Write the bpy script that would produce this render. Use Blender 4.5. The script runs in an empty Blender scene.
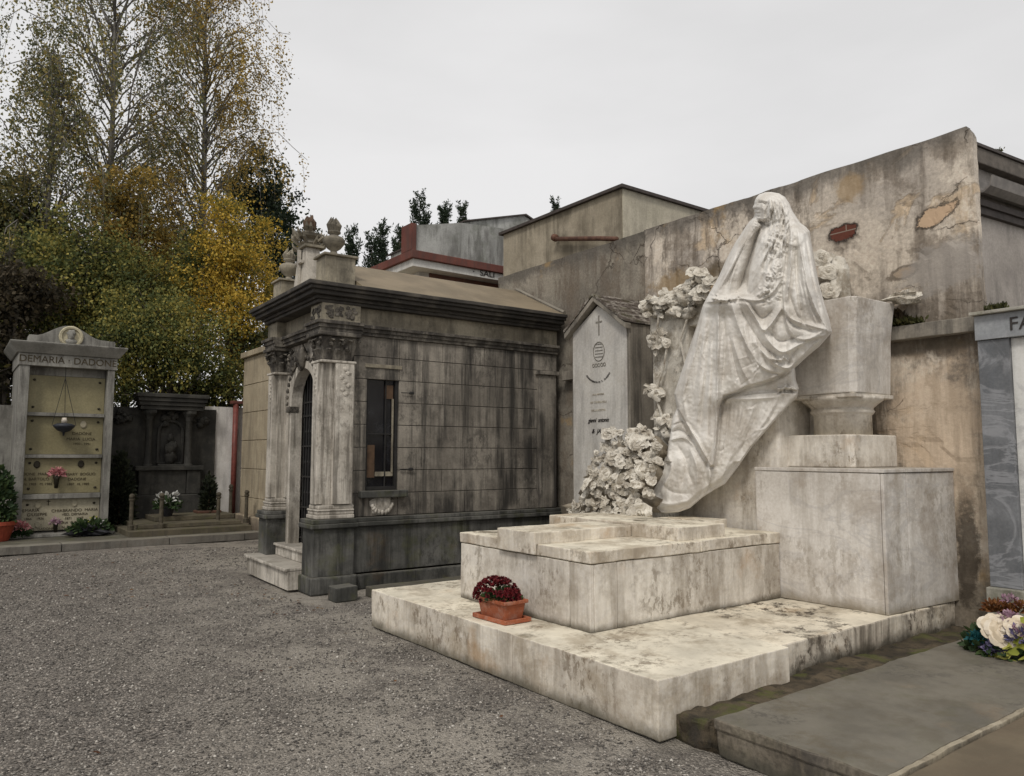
import bpy, bmesh, math, random
import numpy as np
from mathutils import Vector, Matrix, noise as mnoise

R = math.radians
sc = bpy.context.scene
col = sc.collection
rnd = random.Random(7)

# ------------------------------------------------------------------ camera
F_PX, PITCH, ROLL, YAW = 756.2, .08825, .00146, .64015
_fw = np.array([math.sin(YAW)*math.cos(PITCH), math.cos(YAW)*math.cos(PITCH), math.sin(PITCH)])
_r = np.array([math.cos(YAW), -math.sin(YAW), 0.])
_u = np.cross(_r, _fw)
_r2 = math.cos(ROLL)*_r + math.sin(ROLL)*_u
_u2 = np.cross(_r2, _fw)
EYE = np.array([0., 0., 1.6])
cam_data = bpy.data.cameras.new('camera')
cam_data.sensor_fit = 'HORIZONTAL'; cam_data.sensor_width = 36
cam_data.lens = F_PX/1024*36
cam_data.clip_start = .05; cam_data.clip_end = 2000
cam = bpy.data.objects.new('camera', cam_data)
m = Matrix.Identity(4)
for i in range(3):
    m[i][0] = _r2[i]; m[i][1] = _u2[i]; m[i][2] = -_fw[i]; m[i][3] = EYE[i]
cam.matrix_world = m
col.objects.link(cam); sc.camera = cam

# ------------------------------------------------------------------ light
SUN_EL, SUN_AZ = R(48), R(232)          # soft light from behind the camera's left shoulder
sc.world = bpy.data.worlds.new('World'); sc.world.use_nodes = True
wt = sc.world.node_tree; wt.nodes.clear()
w_out = wt.nodes.new('ShaderNodeOutputWorld'); bg = wt.nodes.new('ShaderNodeBackground')
sky = wt.nodes.new('ShaderNodeTexSky'); sky.sky_type = 'NISHITA'; sky.sun_disc = False
sky.sun_elevation = SUN_EL; sky.sun_rotation = SUN_AZ
sky.dust_density = 4; sky.air_density = 1.5
tc = wt.nodes.new('ShaderNodeTexCoord')
cl = wt.nodes.new('ShaderNodeTexNoise'); cl.inputs['Scale'].default_value = 1.6; cl.inputs['Detail'].default_value = 5
mp = wt.nodes.new('ShaderNodeMapping'); mp.inputs['Scale'].default_value = (1, 1, 3)
wt.links.new(tc.outputs['Generated'], mp.inputs['Vector']); wt.links.new(mp.outputs[0], cl.inputs['Vector'])
cr = wt.nodes.new('ShaderNodeValToRGB')
cr.color_ramp.elements[0].position = .35; cr.color_ramp.elements[0].color = (7.5, 7.42, 7.4, 1)
cr.color_ramp.elements[1].position = .62; cr.color_ramp.elements[1].color = (8.55, 8.45, 8.43, 1)
wt.links.new(cl.outputs['Fac'], cr.inputs['Fac'])
mx = wt.nodes.new('ShaderNodeMix'); mx.data_type = 'RGBA'; mx.inputs[0].default_value = .95   # thick even cloud over the sky
wt.links.new(sky.outputs[0], mx.inputs[6]); wt.links.new(cr.outputs[0], mx.inputs[7])
wt.links.new(mx.outputs[2], bg.inputs['Color']); bg.inputs['Strength'].default_value = .1
wt.links.new(bg.outputs[0], w_out.inputs['Surface'])
sun_d = bpy.data.lights.new('sun', 'SUN'); sun_d.energy = 1.7; sun_d.angle = R(13); sun_d.color = (1, .95, .88)
sun = bpy.data.objects.new('sun', sun_d); col.objects.link(sun)
sun.rotation_euler = (math.pi/2 - SUN_EL, 0, math.pi - SUN_AZ)
sc.view_settings.view_transform = 'Standard'; sc.view_settings.look = 'None'
sc.view_settings.gamma = 1; sc.view_settings.exposure = 0.0
sc.view_settings.use_curve_mapping = False

# ------------------------------------------------------------------ helpers
def ray(x, y): return _fw + (x-512)/F_PX*_r2 - (y-388)/F_PX*_u2
def at(x, y, X=None, Y=None, Z=None):
    d = ray(x, y)
    t = (X-EYE[0])/d[0] if X is not None else (Y-EYE[1])/d[1] if Y is not None else (Z-EYE[2])/d[2]
    return EYE + d*t

def props(o, label=None, cat=None, group=None, kind=None):
    if label: o['label'] = label
    if cat: o['category'] = cat
    if group: o['group'] = group
    if kind: o['kind'] = kind
    return o
def thing(name, label, cat, loc=(0, 0, 0), rz=0, group=None):
    o = bpy.data.objects.new(name, None); col.objects.link(o)
    o.location = loc; o.rotation_euler = (0, 0, rz); o.empty_display_size = .1
    return props(o, label, cat, group)

class MB:
    """collects shapes; build() links them as ONE mesh object"""
    def __init__(s): s.v = []; s.f = []
    def add(s, vs, fs):
        n = len(s.v); s.v += [tuple(map(float, p)) for p in vs]; s.f += [tuple(i+n for i in f) for f in fs]; return s
    def box(s, x0, x1, y0, y1, z0, z1, c=None):
        if c is None:
            return s.add([(x0,y0,z0),(x1,y0,z0),(x1,y1,z0),(x0,y1,z0),(x0,y0,z1),(x1,y0,z1),(x1,y1,z1),(x0,y1,z1)],
                         [(3,2,1,0),(4,5,6,7),(0,1,5,4),(1,2,6,5),(2,3,7,6),(3,0,4,7)])
        # gridded box with shared vertices
        N = [max(1, round((b-a)/c)) for a, b in ((x0,x1),(y0,y1),(z0,z1))]
        N = [min(n, 96) for n in N]
        idx = {}; vs = []; fs = []
        def vid(i, j, k):
            if (i,j,k) not in idx:
                idx[(i,j,k)] = len(vs)
                vs.append((x0+(x1-x0)*i/N[0], y0+(y1-y0)*j/N[1], z0+(z1-z0)*k/N[2]))
            return idx[(i,j,k)]
        for i in range(N[0]):
            for j in range(N[1]):
                fs.append((vid(i,j+1,0),vid(i+1,j+1,0),vid(i+1,j,0),vid(i,j,0)))
                fs.append((vid(i,j,N[2]),vid(i+1,j,N[2]),vid(i+1,j+1,N[2]),vid(i,j+1,N[2])))
        for i in range(N[0]):
            for k in range(N[2]):
                fs.append((vid(i,0,k),vid(i+1,0,k),vid(i+1,0,k+1),vid(i,0,k+1)))
                fs.append((vid(i,N[1],k+1),vid(i+1,N[1],k+1),vid(i+1,N[1],k),vid(i,N[1],k)))
        for j in range(N[1]):
            for k in range(N[2]):
                fs.append((vid(0,j,k+1),vid(0,j+1,k+1),vid(0,j+1,k),vid(0,j,k)))
                fs.append((vid(N[0],j,k),vid(N[0],j+1,k),vid(N[0],j+1,k+1),vid(N[0],j,k+1)))
        return s.add(vs, fs)
    def frustum(s, x0, x1, y0, y1, z0, z1, dx, dy=None):
        dy = dx if dy is None else dy
        return s.add([(x0,y0,z0),(x1,y0,z0),(x1,y1,z0),(x0,y1,z0),(x0-dx,y0-dy,z1),(x1+dx,y0-dy,z1),(x1+dx,y1+dy,z1),(x0-dx,y1+dy,z1)],
                     [(3,2,1,0),(4,5,6,7),(0,1,5,4),(1,2,6,5),(2,3,7,6),(3,0,4,7)])
    def prism(s, poly, off):
        """poly: list of 3D points (planar), extruded by vector off"""
        n = len(poly); p = [Vector(q) for q in poly]; o = Vector(off)
        nrm = Vector((0, 0, 0))
        for i in range(n):
            a, b = p[i], p[(i+1) % n]; nrm += a.cross(b)
        if nrm.dot(o) > 0: p = p[::-1]
        return s.add([tuple(q) for q in p]+[tuple(q+o) for q in p],
                     [tuple(range(n)), tuple(range(2*n-1, n-1, -1))]+[((i+1) % n, i, n+i, n+(i+1) % n) for i in range(n)])
    def lathe(s, cx, cy, prof, n=20, sx=1, sy=1, jag=0, rz=0):
        vs = []; fs = []
        for k, (r, z) in enumerate(prof):
            for i in range(n):
                t = 2*math.pi*i/n+rz; q = r*(1+jag*math.sin(t*6)*(k > 1))
                vs.append((cx+q*math.cos(t)*sx, cy+q*math.sin(t)*sy, z))
        for k in range(len(prof)-1):
            for i in range(n):
                j = (i+1) % n; fs.append((k*n+i, k*n+j, (k+1)*n+j, (k+1)*n+i))
        fs.append(tuple(range(n-1, -1, -1))); L = (len(prof)-1)*n; fs.append(tuple(range(L, L+n)))
        return s.add(vs, fs)
    def tube(s, pts, rad, n=6):
        P = [Vector(p) for p in pts]; vs = []; fs = []
        if not hasattr(rad, '__len__'): rad = [rad]*len(P)
        for i, p in enumerate(P):
            d = (P[min(i+1, len(P)-1)]-P[max(i-1, 0)]).normalized()
            a = d.orthogonal().normalized() if i == 0 else (pa - d*pa.dot(d)).normalized()
            pa = a; b = d.cross(a)
            for k in range(n):
                t = 2*math.pi*k/n; vs.append(tuple(p+(a*math.cos(t)+b*math.sin(t))*rad[i]))
        for i in range(len(P)-1):
            for k in range(n):
                j = (k+1) % n; fs.append((i*n+k, i*n+j, (i+1)*n+j, (i+1)*n+k))
        fs.append(tuple(range(n-1, -1, -1))); L = (len(P)-1)*n; fs.append(tuple(range(L, L+n)))
        return s.add(vs, fs)
    def blob(s, c, r, seed=0, amp=.25, n=6):
        """lumpy ellipsoid"""
        rx, ry, rz = r if hasattr(r, '__len__') else (r, r, r)
        vs = []; fs = []; m_ = n*2
        for i in range(n+1):
            ph = math.pi*i/n
            for j in range(m_):
                t = 2*math.pi*j/m_
                d = Vector((math.sin(ph)*math.cos(t), math.sin(ph)*math.sin(t), math.cos(ph)))
                q = 1+amp*mnoise.noise(d*1.7+Vector((seed*3.1, seed*1.7, seed)))*2
                vs.append((c[0]+d.x*rx*q, c[1]+d.y*ry*q, c[2]+d.z*rz*q))
        for i in range(n):
            for j in range(m_):
                k = (j+1) % m_; fs.append((i*m_+j, (i+1)*m_+j, (i+1)*m_+k, i*m_+k))
        return s.add(vs, fs)
    def rose(s, c, r, nrm=(0, 0, 1), seed=0, opened=.8):
        """carved or real rose: three whorls of curled petals round a bud"""
        rr = random.Random(seed); N = Vector(nrm).normalized(); A = N.orthogonal().normalized()
        A.rotate(Matrix.Rotation(rr.random()*6.28, 3, N)); B = N.cross(A); C = Vector(c)
        for w, (np_, r0, tilt, ln) in enumerate(((3, .1, 1.25, .55), (4, .22, .95, .65), (5, .35, .45*opened, .8))):
            for k in range(np_):
                t0 = 2*math.pi*(k+w*.4)/np_+rr.uniform(-.15, .15); hw = math.pi/np_*1.15
                vs = []; fs = []
                for i in range(4):
                    u_ = i/3; tl = tilt*(1-.75*u_*u_)
                    rad = (r0+ln*u_*math.cos(tl))*r; h = (.05+ln*u_*math.sin(tl)+.06*w-.12*u_*u_*(w == 2))*r
                    for j in range(5):
                        q = (j/2-1); wdt = hw*(.55+.5*math.sin(math.pi*min(1, .25+u_*.6)))
                        t = t0+q*wdt; rq = rad*(1-.12*abs(q)**2*(i == 3))
                        p = C+(A*math.cos(t)+B*math.sin(t))*rq+N*(h+.05*r*rr.uniform(-1, 1))
                        vs.append(tuple(p))
                for i in range(3):
                    for j in range(4): fs.append((i*5+j, i*5+j+1, i*5+j+6, i*5+j+5))
                s.add(vs, fs)
        s.blob(C+N*.28*r, .25*r, seed, .1, 4)
        return s
    def leaf(s, c, d, nrm, L, W):
        D = Vector(d).normalized(); N = Vector(nrm); S = D.cross(N).normalized(); N = S.cross(D); C = Vector(c)
        return s.add([C, C+D*L*.35+S*W, C+D*L*.35-S*W*1, C+D*L*.7+S*W*.8-N*L*.06, C+D*L*.7-S*W*.8-N*L*.06, C+D*L-N*L*.15, C+D*L*.4-N*W*.25],
                     [(0, 2, 6), (0, 6, 1), (2, 4, 6), (1, 6, 3), (6, 4, 5), (3, 6, 5)])
    def build(s, name, mat, parent=None, bevel=0, rough=0, smooth=False, local=False, seg=2, label=None, dn=1.0):
        V = np.array(s.v)
        if rough:
            for i, p in enumerate(V):
                q = mnoise.noise_vector(Vector(p)*4.1*dn)*.6+mnoise.noise_vector(Vector(p)*13.*dn)*.4
                V[i] = p+np.array(q)*rough
        me = bpy.data.meshes.new(name)
        o = bpy.data.objects.new(name, me)
        if parent is not None and not local:
            mi = np.array(Matrix.LocRotScale(parent.location, parent.rotation_euler, None).inverted())
            V = V@mi[:3, :3].T+mi[:3, 3]
        elif parent is None:
            c = np.array([(V[:, 0].min()+V[:, 0].max())/2, (V[:, 1].min()+V[:, 1].max())/2, V[:, 2].min()])
            V = V-c; o.location = c
        me.from_pydata(V.tolist(), [], s.f); me.validate()
        if smooth: me.shade_smooth()
        me.materials.append(mat)
        col.objects.link(o)
        if parent is not None: o.parent = parent
        if bevel:
            b = o.modifiers.new('bevel', 'BEVEL'); b.width = bevel; b.segments = seg; b.limit_method = 'ANGLE'; b.angle_limit = R(50)
        if label: o['label'] = label
        return o

def lathe(cx, cy, prof, **k): return MB().lathe(cx, cy, prof, **k)

def text_mesh(body, size, origin, xdir, updir, depth=.004, align='CENTER', squeeze=1.0, shear=0):
    """lettering as a mesh lying on a face: returns an MB"""
    cu = bpy.data.curves.new('lettering', 'FONT'); cu.body = body; cu.size = size; cu.extrude = depth
    cu.align_x = align; cu.shear = shear; cu.space_line = 1.0
    ob = bpy.data.objects.new('lettering', cu); col.objects.link(ob)
    dg = bpy.context.evaluated_depsgraph_get()
    me = bpy.data.meshes.new_from_object(ob.evaluated_get(dg))
    X = Vector(xdir).normalized(); U = Vector(updir).normalized(); Nn = X.cross(U); O_ = Vector(origin)
    mb = MB()
    mb.add([O_+X*(v.co.x*squeeze)+U*v.co.y+Nn*v.co.z for v in me.vertices], [tuple(p.vertices) for p in me.polygons])
    bpy.data.objects.remove(ob); bpy.data.curves.remove(cu); bpy.data.meshes.remove(me)
    return mb

# ------------------------------------------------------------------ materials
class NT:
    def __init__(s, name, rough=.85):
        s.m = bpy.data.materials.new(name); s.m.use_nodes = True; s.t = s.m.node_tree
        s.b = s.t.nodes['Principled BSDF']; s.b.inputs['Roughness'].default_value = rough
        s.b.inputs['Specular IOR Level'].default_value = .3
        g = s.t.nodes.new('ShaderNodeNewGeometry'); s.P = g.outputs['Position']; s.g = g
        sp = s.t.nodes.new('ShaderNodeSeparateXYZ'); s.t.links.new(s.P, sp.inputs[0]); s.X, s.Y, s.Z = sp.outputs
        sn = s.t.nodes.new('ShaderNodeSeparateXYZ'); s.t.links.new(g.outputs['True Normal'], sn.inputs[0]); s.NZ = sn.outputs[2]
        s.island = g.outputs['Random Per Island']
    def _in(s, sock, v):
        if isinstance(v, bpy.types.NodeSocket): s.t.links.new(v, sock)
        elif isinstance(v, tuple) and sock.type == 'RGBA': sock.default_value = (*v[:3], 1)
        else: sock.default_value = v
    def map(s, scale=(1, 1, 1), off=(0, 0, 0), vec=None):
        n = s.t.nodes.new('ShaderNodeMapping'); s._in(n.inputs[0], vec or s.P)
        n.inputs['Scale'].default_value = scale; n.inputs['Location'].default_value = off; return n.outputs[0]
    def noise(s, scale=1, detail=4, rough=.5, vec=None, dist=0):
        n = s.t.nodes.new('ShaderNodeTexNoise'); s._in(n.inputs['Vector'], vec or s.P)
        n.inputs['Scale'].default_value = scale; n.inputs['Detail'].default_value = detail
        n.inputs['Roughness'].default_value = rough; n.inputs['Distortion'].default_value = dist; return n.outputs['Fac']
    def voro(s, scale=1, feature='F1', out='Distance', vec=None, rand=1):
        n = s.t.nodes.new('ShaderNodeTexVoronoi'); n.feature = feature; s._in(n.inputs['Vector'], vec or s.P)
        n.inputs['Scale'].default_value = scale; n.inputs['Randomness'].default_value = rand; return n.outputs[out]
    def step(s, v, a, b):
        n = s.t.nodes.new('ShaderNodeMapRange'); n.interpolation_type = 'SMOOTHSTEP'; s._in(n.inputs[0], v)
        n.inputs[1].default_value = a; n.inputs[2].default_value = b
        if a > b:
            n.inputs[1].default_value = b; n.inputs[2].default_value = a; n.inputs[3].default_value = 1; n.inputs[4].default_value = 0
        return n.outputs[0]
    def math(s, op, a, b=0.0, c=0.0):
        n = s.t.nodes.new('ShaderNodeMath'); n.operation = op; s._in(n.inputs[0], a); s._in(n.inputs[1], b); s._in(n.inputs[2], c); return n.outputs[0]
    def mul(s, a, b): return s.math('MULTIPLY', a, b)
    def mix(s, f, a, b, mode='MIX'):
        n = s.t.nodes.new('ShaderNodeMix'); n.data_type = 'RGBA'; n.blend_type = mode
        s._in(n.inputs[0], f); s._in(n.inputs[6], a); s._in(n.inputs[7], b); return n.outputs[2]
    def ramp(s, f, stops):
        n = s.t.nodes.new('ShaderNodeValToRGB'); s._in(n.inputs[0], f); e = n.color_ramp.elements
        while len(e) < len(stops): e.new(.5)
        for q, (p, c) in zip(e, stops): q.position = p; q.color = (*c, 1)
        return n.outputs[0]
    def bump(s, h, strength=.3, dist=.01):
        n = s.t.nodes.new('ShaderNodeBump'); s._in(n.inputs['Height'], h); n.inputs['Strength'].default_value = strength
        n.inputs['Distance'].default_value = dist
        if s.b.inputs['Normal'].is_linked: s.t.links.new(s.b.inputs['Normal'].links[0].from_socket, n.inputs['Normal'])
        s.t.links.new(n.outputs[0], s.b.inputs['Normal'])
    def out(s, c): s._in(s.b.inputs['Base Color'], c); return s.m

def gray(v): return (v, v, v)
def stone(name, c1, c2, streak=.5, streak_col=(.05, .045, .04), blotch=.4, blotch_col=(.12, .1, .08), top=None, rust=0,
          vein=0, vein_col=(.25, .25, .27), speck=.15, foot=None, foot_col=(.04, .04, .03), rough=.8, bump=.35, off=0.,
          sfreq=7, moss=0, scale=1.0, crisp=0, courses=None, headline=None):
    n = NT(name, rough); o = (off*3.3, off*1.7, off*.9); sx_ = (1, 1, .06) if streak > .6 else (1, 1, .16)
    c = n.mix(n.step(n.noise(1.7*scale, 5, .55, n.map(off=o)), .35, .65), c1, c2)
    fine = n.noise(38*scale, 6, .65)
    c = n.mix(speck, c, n.ramp(fine, [(.3, gray(.0)), (.7, gray(1.))]), 'OVERLAY')
    if vein:
        vv = n.noise(1.1*scale, 6, .6, n.map((1, 1, 2.2), o), 1.2)
        ridge = n.math('ABSOLUTE', n.math('SUBTRACT', vv, .5))
        c = n.mix(n.mul(n.step(ridge, .045, 0), vein), c, vein_col)
    vert = n.step(n.math('ABSOLUTE', n.NZ), .75, .3)
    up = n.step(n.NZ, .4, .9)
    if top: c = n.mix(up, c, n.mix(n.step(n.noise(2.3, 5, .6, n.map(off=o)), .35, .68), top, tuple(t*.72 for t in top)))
    bl = n.step(n.noise(2.6*scale, 10, .72, n.map(off=(o[0]+5, o[1], o[2]))), .47, .64)
    c = n.mix(n.mul(bl, blotch), c, blotch_col)
    s1 = n.step(n.noise(sfreq, 8, .68, n.map(sx_, o)), .43, .6)
    s2 = n.step(n.noise(1.9, 5, .6, n.map((1, 1, .5), (o[0], o[1]+9, o[2]))), .36, .56)
    s3 = n.step(n.noise(sfreq*3.1, 6, .65, n.map((1, 1, .04), o)), .45, .65)
    c = n.mix(n.mul(n.mul(n.mul(s3, vert), s2), streak*.4), c, streak_col)
    c = n.mix(n.mul(n.mul(n.mul(s1, s2), vert), streak), c, streak_col)
    if headline:            # soot and lichen creeping down from a top edge at height headline[0]
        hz, hd, hs = headline
        z = n.math('ADD', n.Z, n.mul(n.math('SUBTRACT', n.noise(5, 7, .7, n.map((1, 1, .3), o)), .5), hd*2))
        c = n.mix(n.mul(n.step(z, hz-hd, hz), hs), c, streak_col)
    if crisp:           # lichen and soot: hard-edged freckles gathered in drifts
        k1 = n.step(n.noise(13*scale, 10, .78, n.map((1, 1, .6), (o[1], 3, o[0]))), .5, .56); k2 = n.step(n.noise(1.5, 6, .65, n.map(off=(o[0]+11, 2, o[1]))), .46, .6)
        c = n.mix(n.mul(n.mul(k1, k2), crisp), c, streak_col)
        k3 = n.step(n.noise(1.3, 9, .7, n.map(off=(o[1]+2, 8, 4))), .57, .66)
        c = n.mix(n.mul(n.mul(k3, up), min(1, crisp*1.1)), c, (.1, .08, .05))
    if rust:
        c = n.mix(n.mul(n.step(n.noise(1.6, 6, .6, n.map(off=(o[0]-7, 3, 1))), .58, .72), rust), c, (.36, .2, .07))
    if moss:
        c = n.mix(n.mul(n.step(n.noise(4, 7, .65, n.map(off=(2, o[1], 1))), .52, .66), moss), c, (.08, .085, .025))
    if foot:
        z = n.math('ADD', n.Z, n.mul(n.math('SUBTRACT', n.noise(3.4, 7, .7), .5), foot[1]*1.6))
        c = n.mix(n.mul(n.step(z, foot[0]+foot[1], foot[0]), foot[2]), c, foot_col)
    h = n.math('ADD', n.mul(n.noise(55*scale, 5, .6), .35), n.mul(n.noise(9*scale, 5, .6), .65))
    n.bump(h, bump, .012)
    return n.out(c)

def plain(name, c, rough=.7, var=.25, scale=12, metal=0, c2=None):
    n = NT(name, rough); n.b.inputs['Metallic'].default_value = metal
    a = tuple(q*(1-var) for q in c); b = c2 or tuple(min(1, q*(1+var)) for q in c)
    n.bump(n.noise(scale*3, 4), .2, .005)
    return n.out(n.mix(n.step(n.noise(scale, 5, .6), .3, .7), a, b))
def foliage(name, cols, rough=.7, trans=.25, freq=.9, lo=.3, hi=.7):
    """leaves: each leaf its own tint, clumps drift between tints"""
    n = NT(name, rough)
    f = n.math('ADD', n.mul(n.noise(freq, 4, .6), .72), n.mul(n.island, .34))
    f = n.step(f, lo, hi+.12)
    k = len(cols); c = n.ramp(f, [(i/(k-1), cc) for i, cc in enumerate(cols)])
    n.t.nodes.new('ShaderNodeBsdfTranslucent')
    tr = n.t.nodes[-1] if False else [q for q in n.t.nodes if q.type == 'BSDF_TRANSLUCENT'][0]
    ms = n.t.nodes.new('ShaderNodeMixShader'); ms.inputs[0].default_value = trans
    o = [q for q in n.t.nodes if q.type == 'OUTPUT_MATERIAL'][0]
    n.t.links.new(c, tr.inputs[0]); n.t.links.new(n.b.outputs[0], ms.inputs[1]); n.t.links.new(tr.outputs[0], ms.inputs[2])
    n.t.links.new(ms.outputs[0], o.inputs[0])
    return n.out(c)

M = {}
M['marble'] = stone('weathered_marble', (.55, .505, .44), (.71, .665, .59), streak=.4, streak_col=(.15, .115, .075), crisp=.6, blotch=.45, blotch_col=(.25, .2, .145),
                    top=(.72, .66, .54), rust=.45, vein=.15, vein_col=(.42, .4, .39), foot=(.33, .07, .85), foot_col=(.07, .06, .04), bump=.35, off=1)
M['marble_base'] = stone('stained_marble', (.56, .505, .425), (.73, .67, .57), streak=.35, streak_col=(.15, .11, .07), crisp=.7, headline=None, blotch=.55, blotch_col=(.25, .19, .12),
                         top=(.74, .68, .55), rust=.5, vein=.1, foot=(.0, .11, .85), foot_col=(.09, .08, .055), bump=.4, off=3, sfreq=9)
M['marble_grimy'] = stone('grimy_marble_edge', (.5, .44, .36), (.68, .62, .52), streak=.7, streak_col=(.07, .055, .04), crisp=.95, blotch=.6, blotch_col=(.2, .15, .09), top=(.72, .65, .52), rust=.4, foot=(.12, .13, .9), foot_col=(.035, .03, .02), bump=.5, off=3, sfreq=9)
M['marble_veined'] = stone('grey_veined_marble', (.53, .495, .45), (.67, .635, .585), crisp=.4, streak=.3, streak_col=(.22, .18, .13), blotch=.5, blotch_col=(.29, .235, .18),
                           rust=.3, vein=.35, vein_col=(.37, .355, .35), foot=(.32, .12, .7), foot_col=(.15, .12, .07), bump=.25, off=5, top=(.5, .46, .4))
M['statue'] = stone('statue_marble', (.65, .62, .575), (.78, .755, .71), crisp=.15, streak=.28, streak_col=(.27, .225, .17), blotch=.4, blotch_col=(.36, .31, .245),
                    speck=.1, bump=.3, off=8, scale=1.4, top=(.66, .63, .58))
M['carved'] = stone('carved_marble', (.5, .46, .39), (.7, .66, .58), crisp=.5, streak=.2, blotch=.6, blotch_col=(.2, .155, .1), speck=.2, bump=.4, off=4, scale=3)
M['carved_gap_shade'] = stone('shaded_carved_marble', (.16, .13, .09), (.3, .26, .2), streak=.2, blotch=.6, blotch_col=(.07, .055, .04), speck=.2, bump=.6, off=7, scale=3)  # darker carved marble for the mound: shade between the roses put into its colour
# ------------------------------------------------------------------ ground
def ground_mat():
    n = NT('gravel', .95)
    cell = n.voro(75, out='Color'); sep = n.t.nodes.new('ShaderNodeSeparateColor'); n.t.links.new(cell, sep.inputs[0])
    cell2 = n.voro(34, out='Color'); sep2 = n.t.nodes.new('ShaderNodeSeparateColor'); n.t.links.new(cell2, sep2.inputs[0])
    c = n.ramp(sep.outputs[0], [(0, (.06, .05, .043)), (.35, (.11, .1, .09)), (.7, (.18, .164, .146)), (.9, (.31, .275, .235)), (1, (.52, .47, .41))])
    c = n.mix(.28, c, n.ramp(sep2.outputs[0], [(0, (.08, .067, .056)), (.6, (.17, .148, .125)), (1, (.36, .32, .27))]))
    # trodden sandy patches, paler near the graves on the right
    px = n.math('ADD', n.mul(n.X, 1.), n.mul(n.Y, -.12))
    near = n.step(px, -.4, 2.3)
    patch = n.step(n.noise(.9, 8, .72, n.map(off=(4, 2, 0))), .43, .58)
    f = n.math('ADD', n.mul(near, n.math('ADD', n.mul(patch, .8), .18)), n.mul(patch, .12))
    c = n.mix(n.math('MULTIPLY', f, .75), c, n.mix(n.noise(60, 3), (.24, .215, .18), (.48, .44, .375)))
    mo = n.step(n.noise(2.2, 7, .7), .5, .62)
    c = n.mix(n.mul(mo, .28), c, (.06, .053, .043))
    d = n.voro(75); n.bump(n.math('ADD', n.mul(d, -1.), n.mul(n.noise(8, 5), .8)), 1., .018)
    return n.out(c)
g = MB()
NG = 120
gx = np.concatenate([np.linspace(-60, -6, 12), np.linspace(-5.8, 9, 110), np.linspace(12, 140, 14)])
gy = np.concatenate([np.linspace(-12, 0, 10), np.linspace(.12, 15.5, 120), np.linspace(17, 160, 16)])
vs = []
for y in gy:
    for x in gx:
        z = 0.
        if -5.8 <= x <= 9 and 0 < y < 15.5:
            z = .018*mnoise.noise(Vector((x*.8, y*.8, 1)))+.006*mnoise.noise(Vector((x*4, y*4, 2)))-.006
        vs.append((x, y, z))
W_ = len(gx)
g.add(vs, [(j*W_+i, j*W_+i+1, (j+1)*W_+i+1, (j+1)*W_+i) for j in range(len(gy)-1) for i in range(W_-1)])
props(g.build('ground', ground_mat(), smooth=True), kind='structure')

# loose stones
def stones():
    rr = np.random.RandomState(3); N = 62000
    # denser close to the camera
    ang = rr.uniform(R(-2), R(62), N*2); dist = 1.9+12.3*rr.rand(N*2)**1.15
    x = np.sin(ang)*dist; y = np.cos(ang)*dist
    ok = ~((x > 3.2) & (y < 6.75)) & ~((x > 3.15) & (y > 7.7) & (y < 10.9)) & (x > -4.5) & (y < 14.5) & (x < 5); x = x[ok][:N]; y = y[ok][:N]; N = len(x)
    base = np.array([(1,.2,0),(-.9,0,.1),(.1,1,0),(0,-1,.1),(.2,0,1),(0,.1,-1)], float)
    tri = np.array([(0,2,4),(2,1,4),(1,3,4),(3,0,4),(2,0,5),(1,2,5),(3,1,5),(0,3,5)])
    r = (.0036+.0065*rr.rand(N)**2.4)*(1+.05*np.hypot(x, y))
    v = base[None]*(1+rr.uniform(-.35, .35, (N, 6, 1)))*r[:, None, None]*np.array([1, 1, .65])*rr.uniform(.7, 1.3, (N, 1, 3))
    t = rr.uniform(0, 6.28, N); c, s_ = np.cos(t), np.sin(t)
    vx = v[..., 0]*c[:, None]-v[..., 1]*s_[:, None]+x[:, None]; vy = v[..., 0]*s_[:, None]+v[..., 1]*c[:, None]+y[:, None]
    vz = v[..., 2]+r[:, None]*.25
    zz = np.array([.018*mnoise.noise(Vector((a*.8, b*.8, 1)))-.006 for a, b in zip(x, y)])
    V = np.stack([vx, vy, vz+zz[:, None]], -1).reshape(-1, 3); F = (tri[None]+(np.arange(N)*6)[:, None, None]).reshape(-1, 3)
    return fast_mesh('loose_gravel', V, F, stone_mat(), kind='stuff')
def stone_mat():
    n = NT('pebble', .9)
    return n.out(n.ramp(n.island, [(0, (.06, .055, .05)), (.35, (.12, .11, .098)), (.65, (.205, .19, .168)), (.9, (.33, .305, .27)), (1, (.5, .47, .42))]))
def fast_mesh(name, V, F, mat, parent=None, kind=None, smooth=False):
    k = F.shape[1]; me = bpy.data.meshes.new(name)
    if parent is not None: V = V-np.array(parent.location)
    me.vertices.add(len(V)); me.vertices.foreach_set('co', V.astype(np.float32).ravel())
    me.loops.add(F.size); me.loops.foreach_set('vertex_index', F.astype(np.int32).ravel())
    me.polygons.add(len(F)); me.polygons.foreach_set('loop_start', (np.arange(len(F))*k).astype(np.int32))
    me.polygons.foreach_set('loop_total', np.full(len(F), k, np.int32))
    me.update(calc_edges=True); me.validate()
    if smooth: me.shade_smooth()
    me.materials.append(mat); o = bpy.data.objects.new(name, me); col.objects.link(o)
    if parent is not None: o.parent = parent
    if kind: o['kind'] = kind
    return o
stones()

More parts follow.
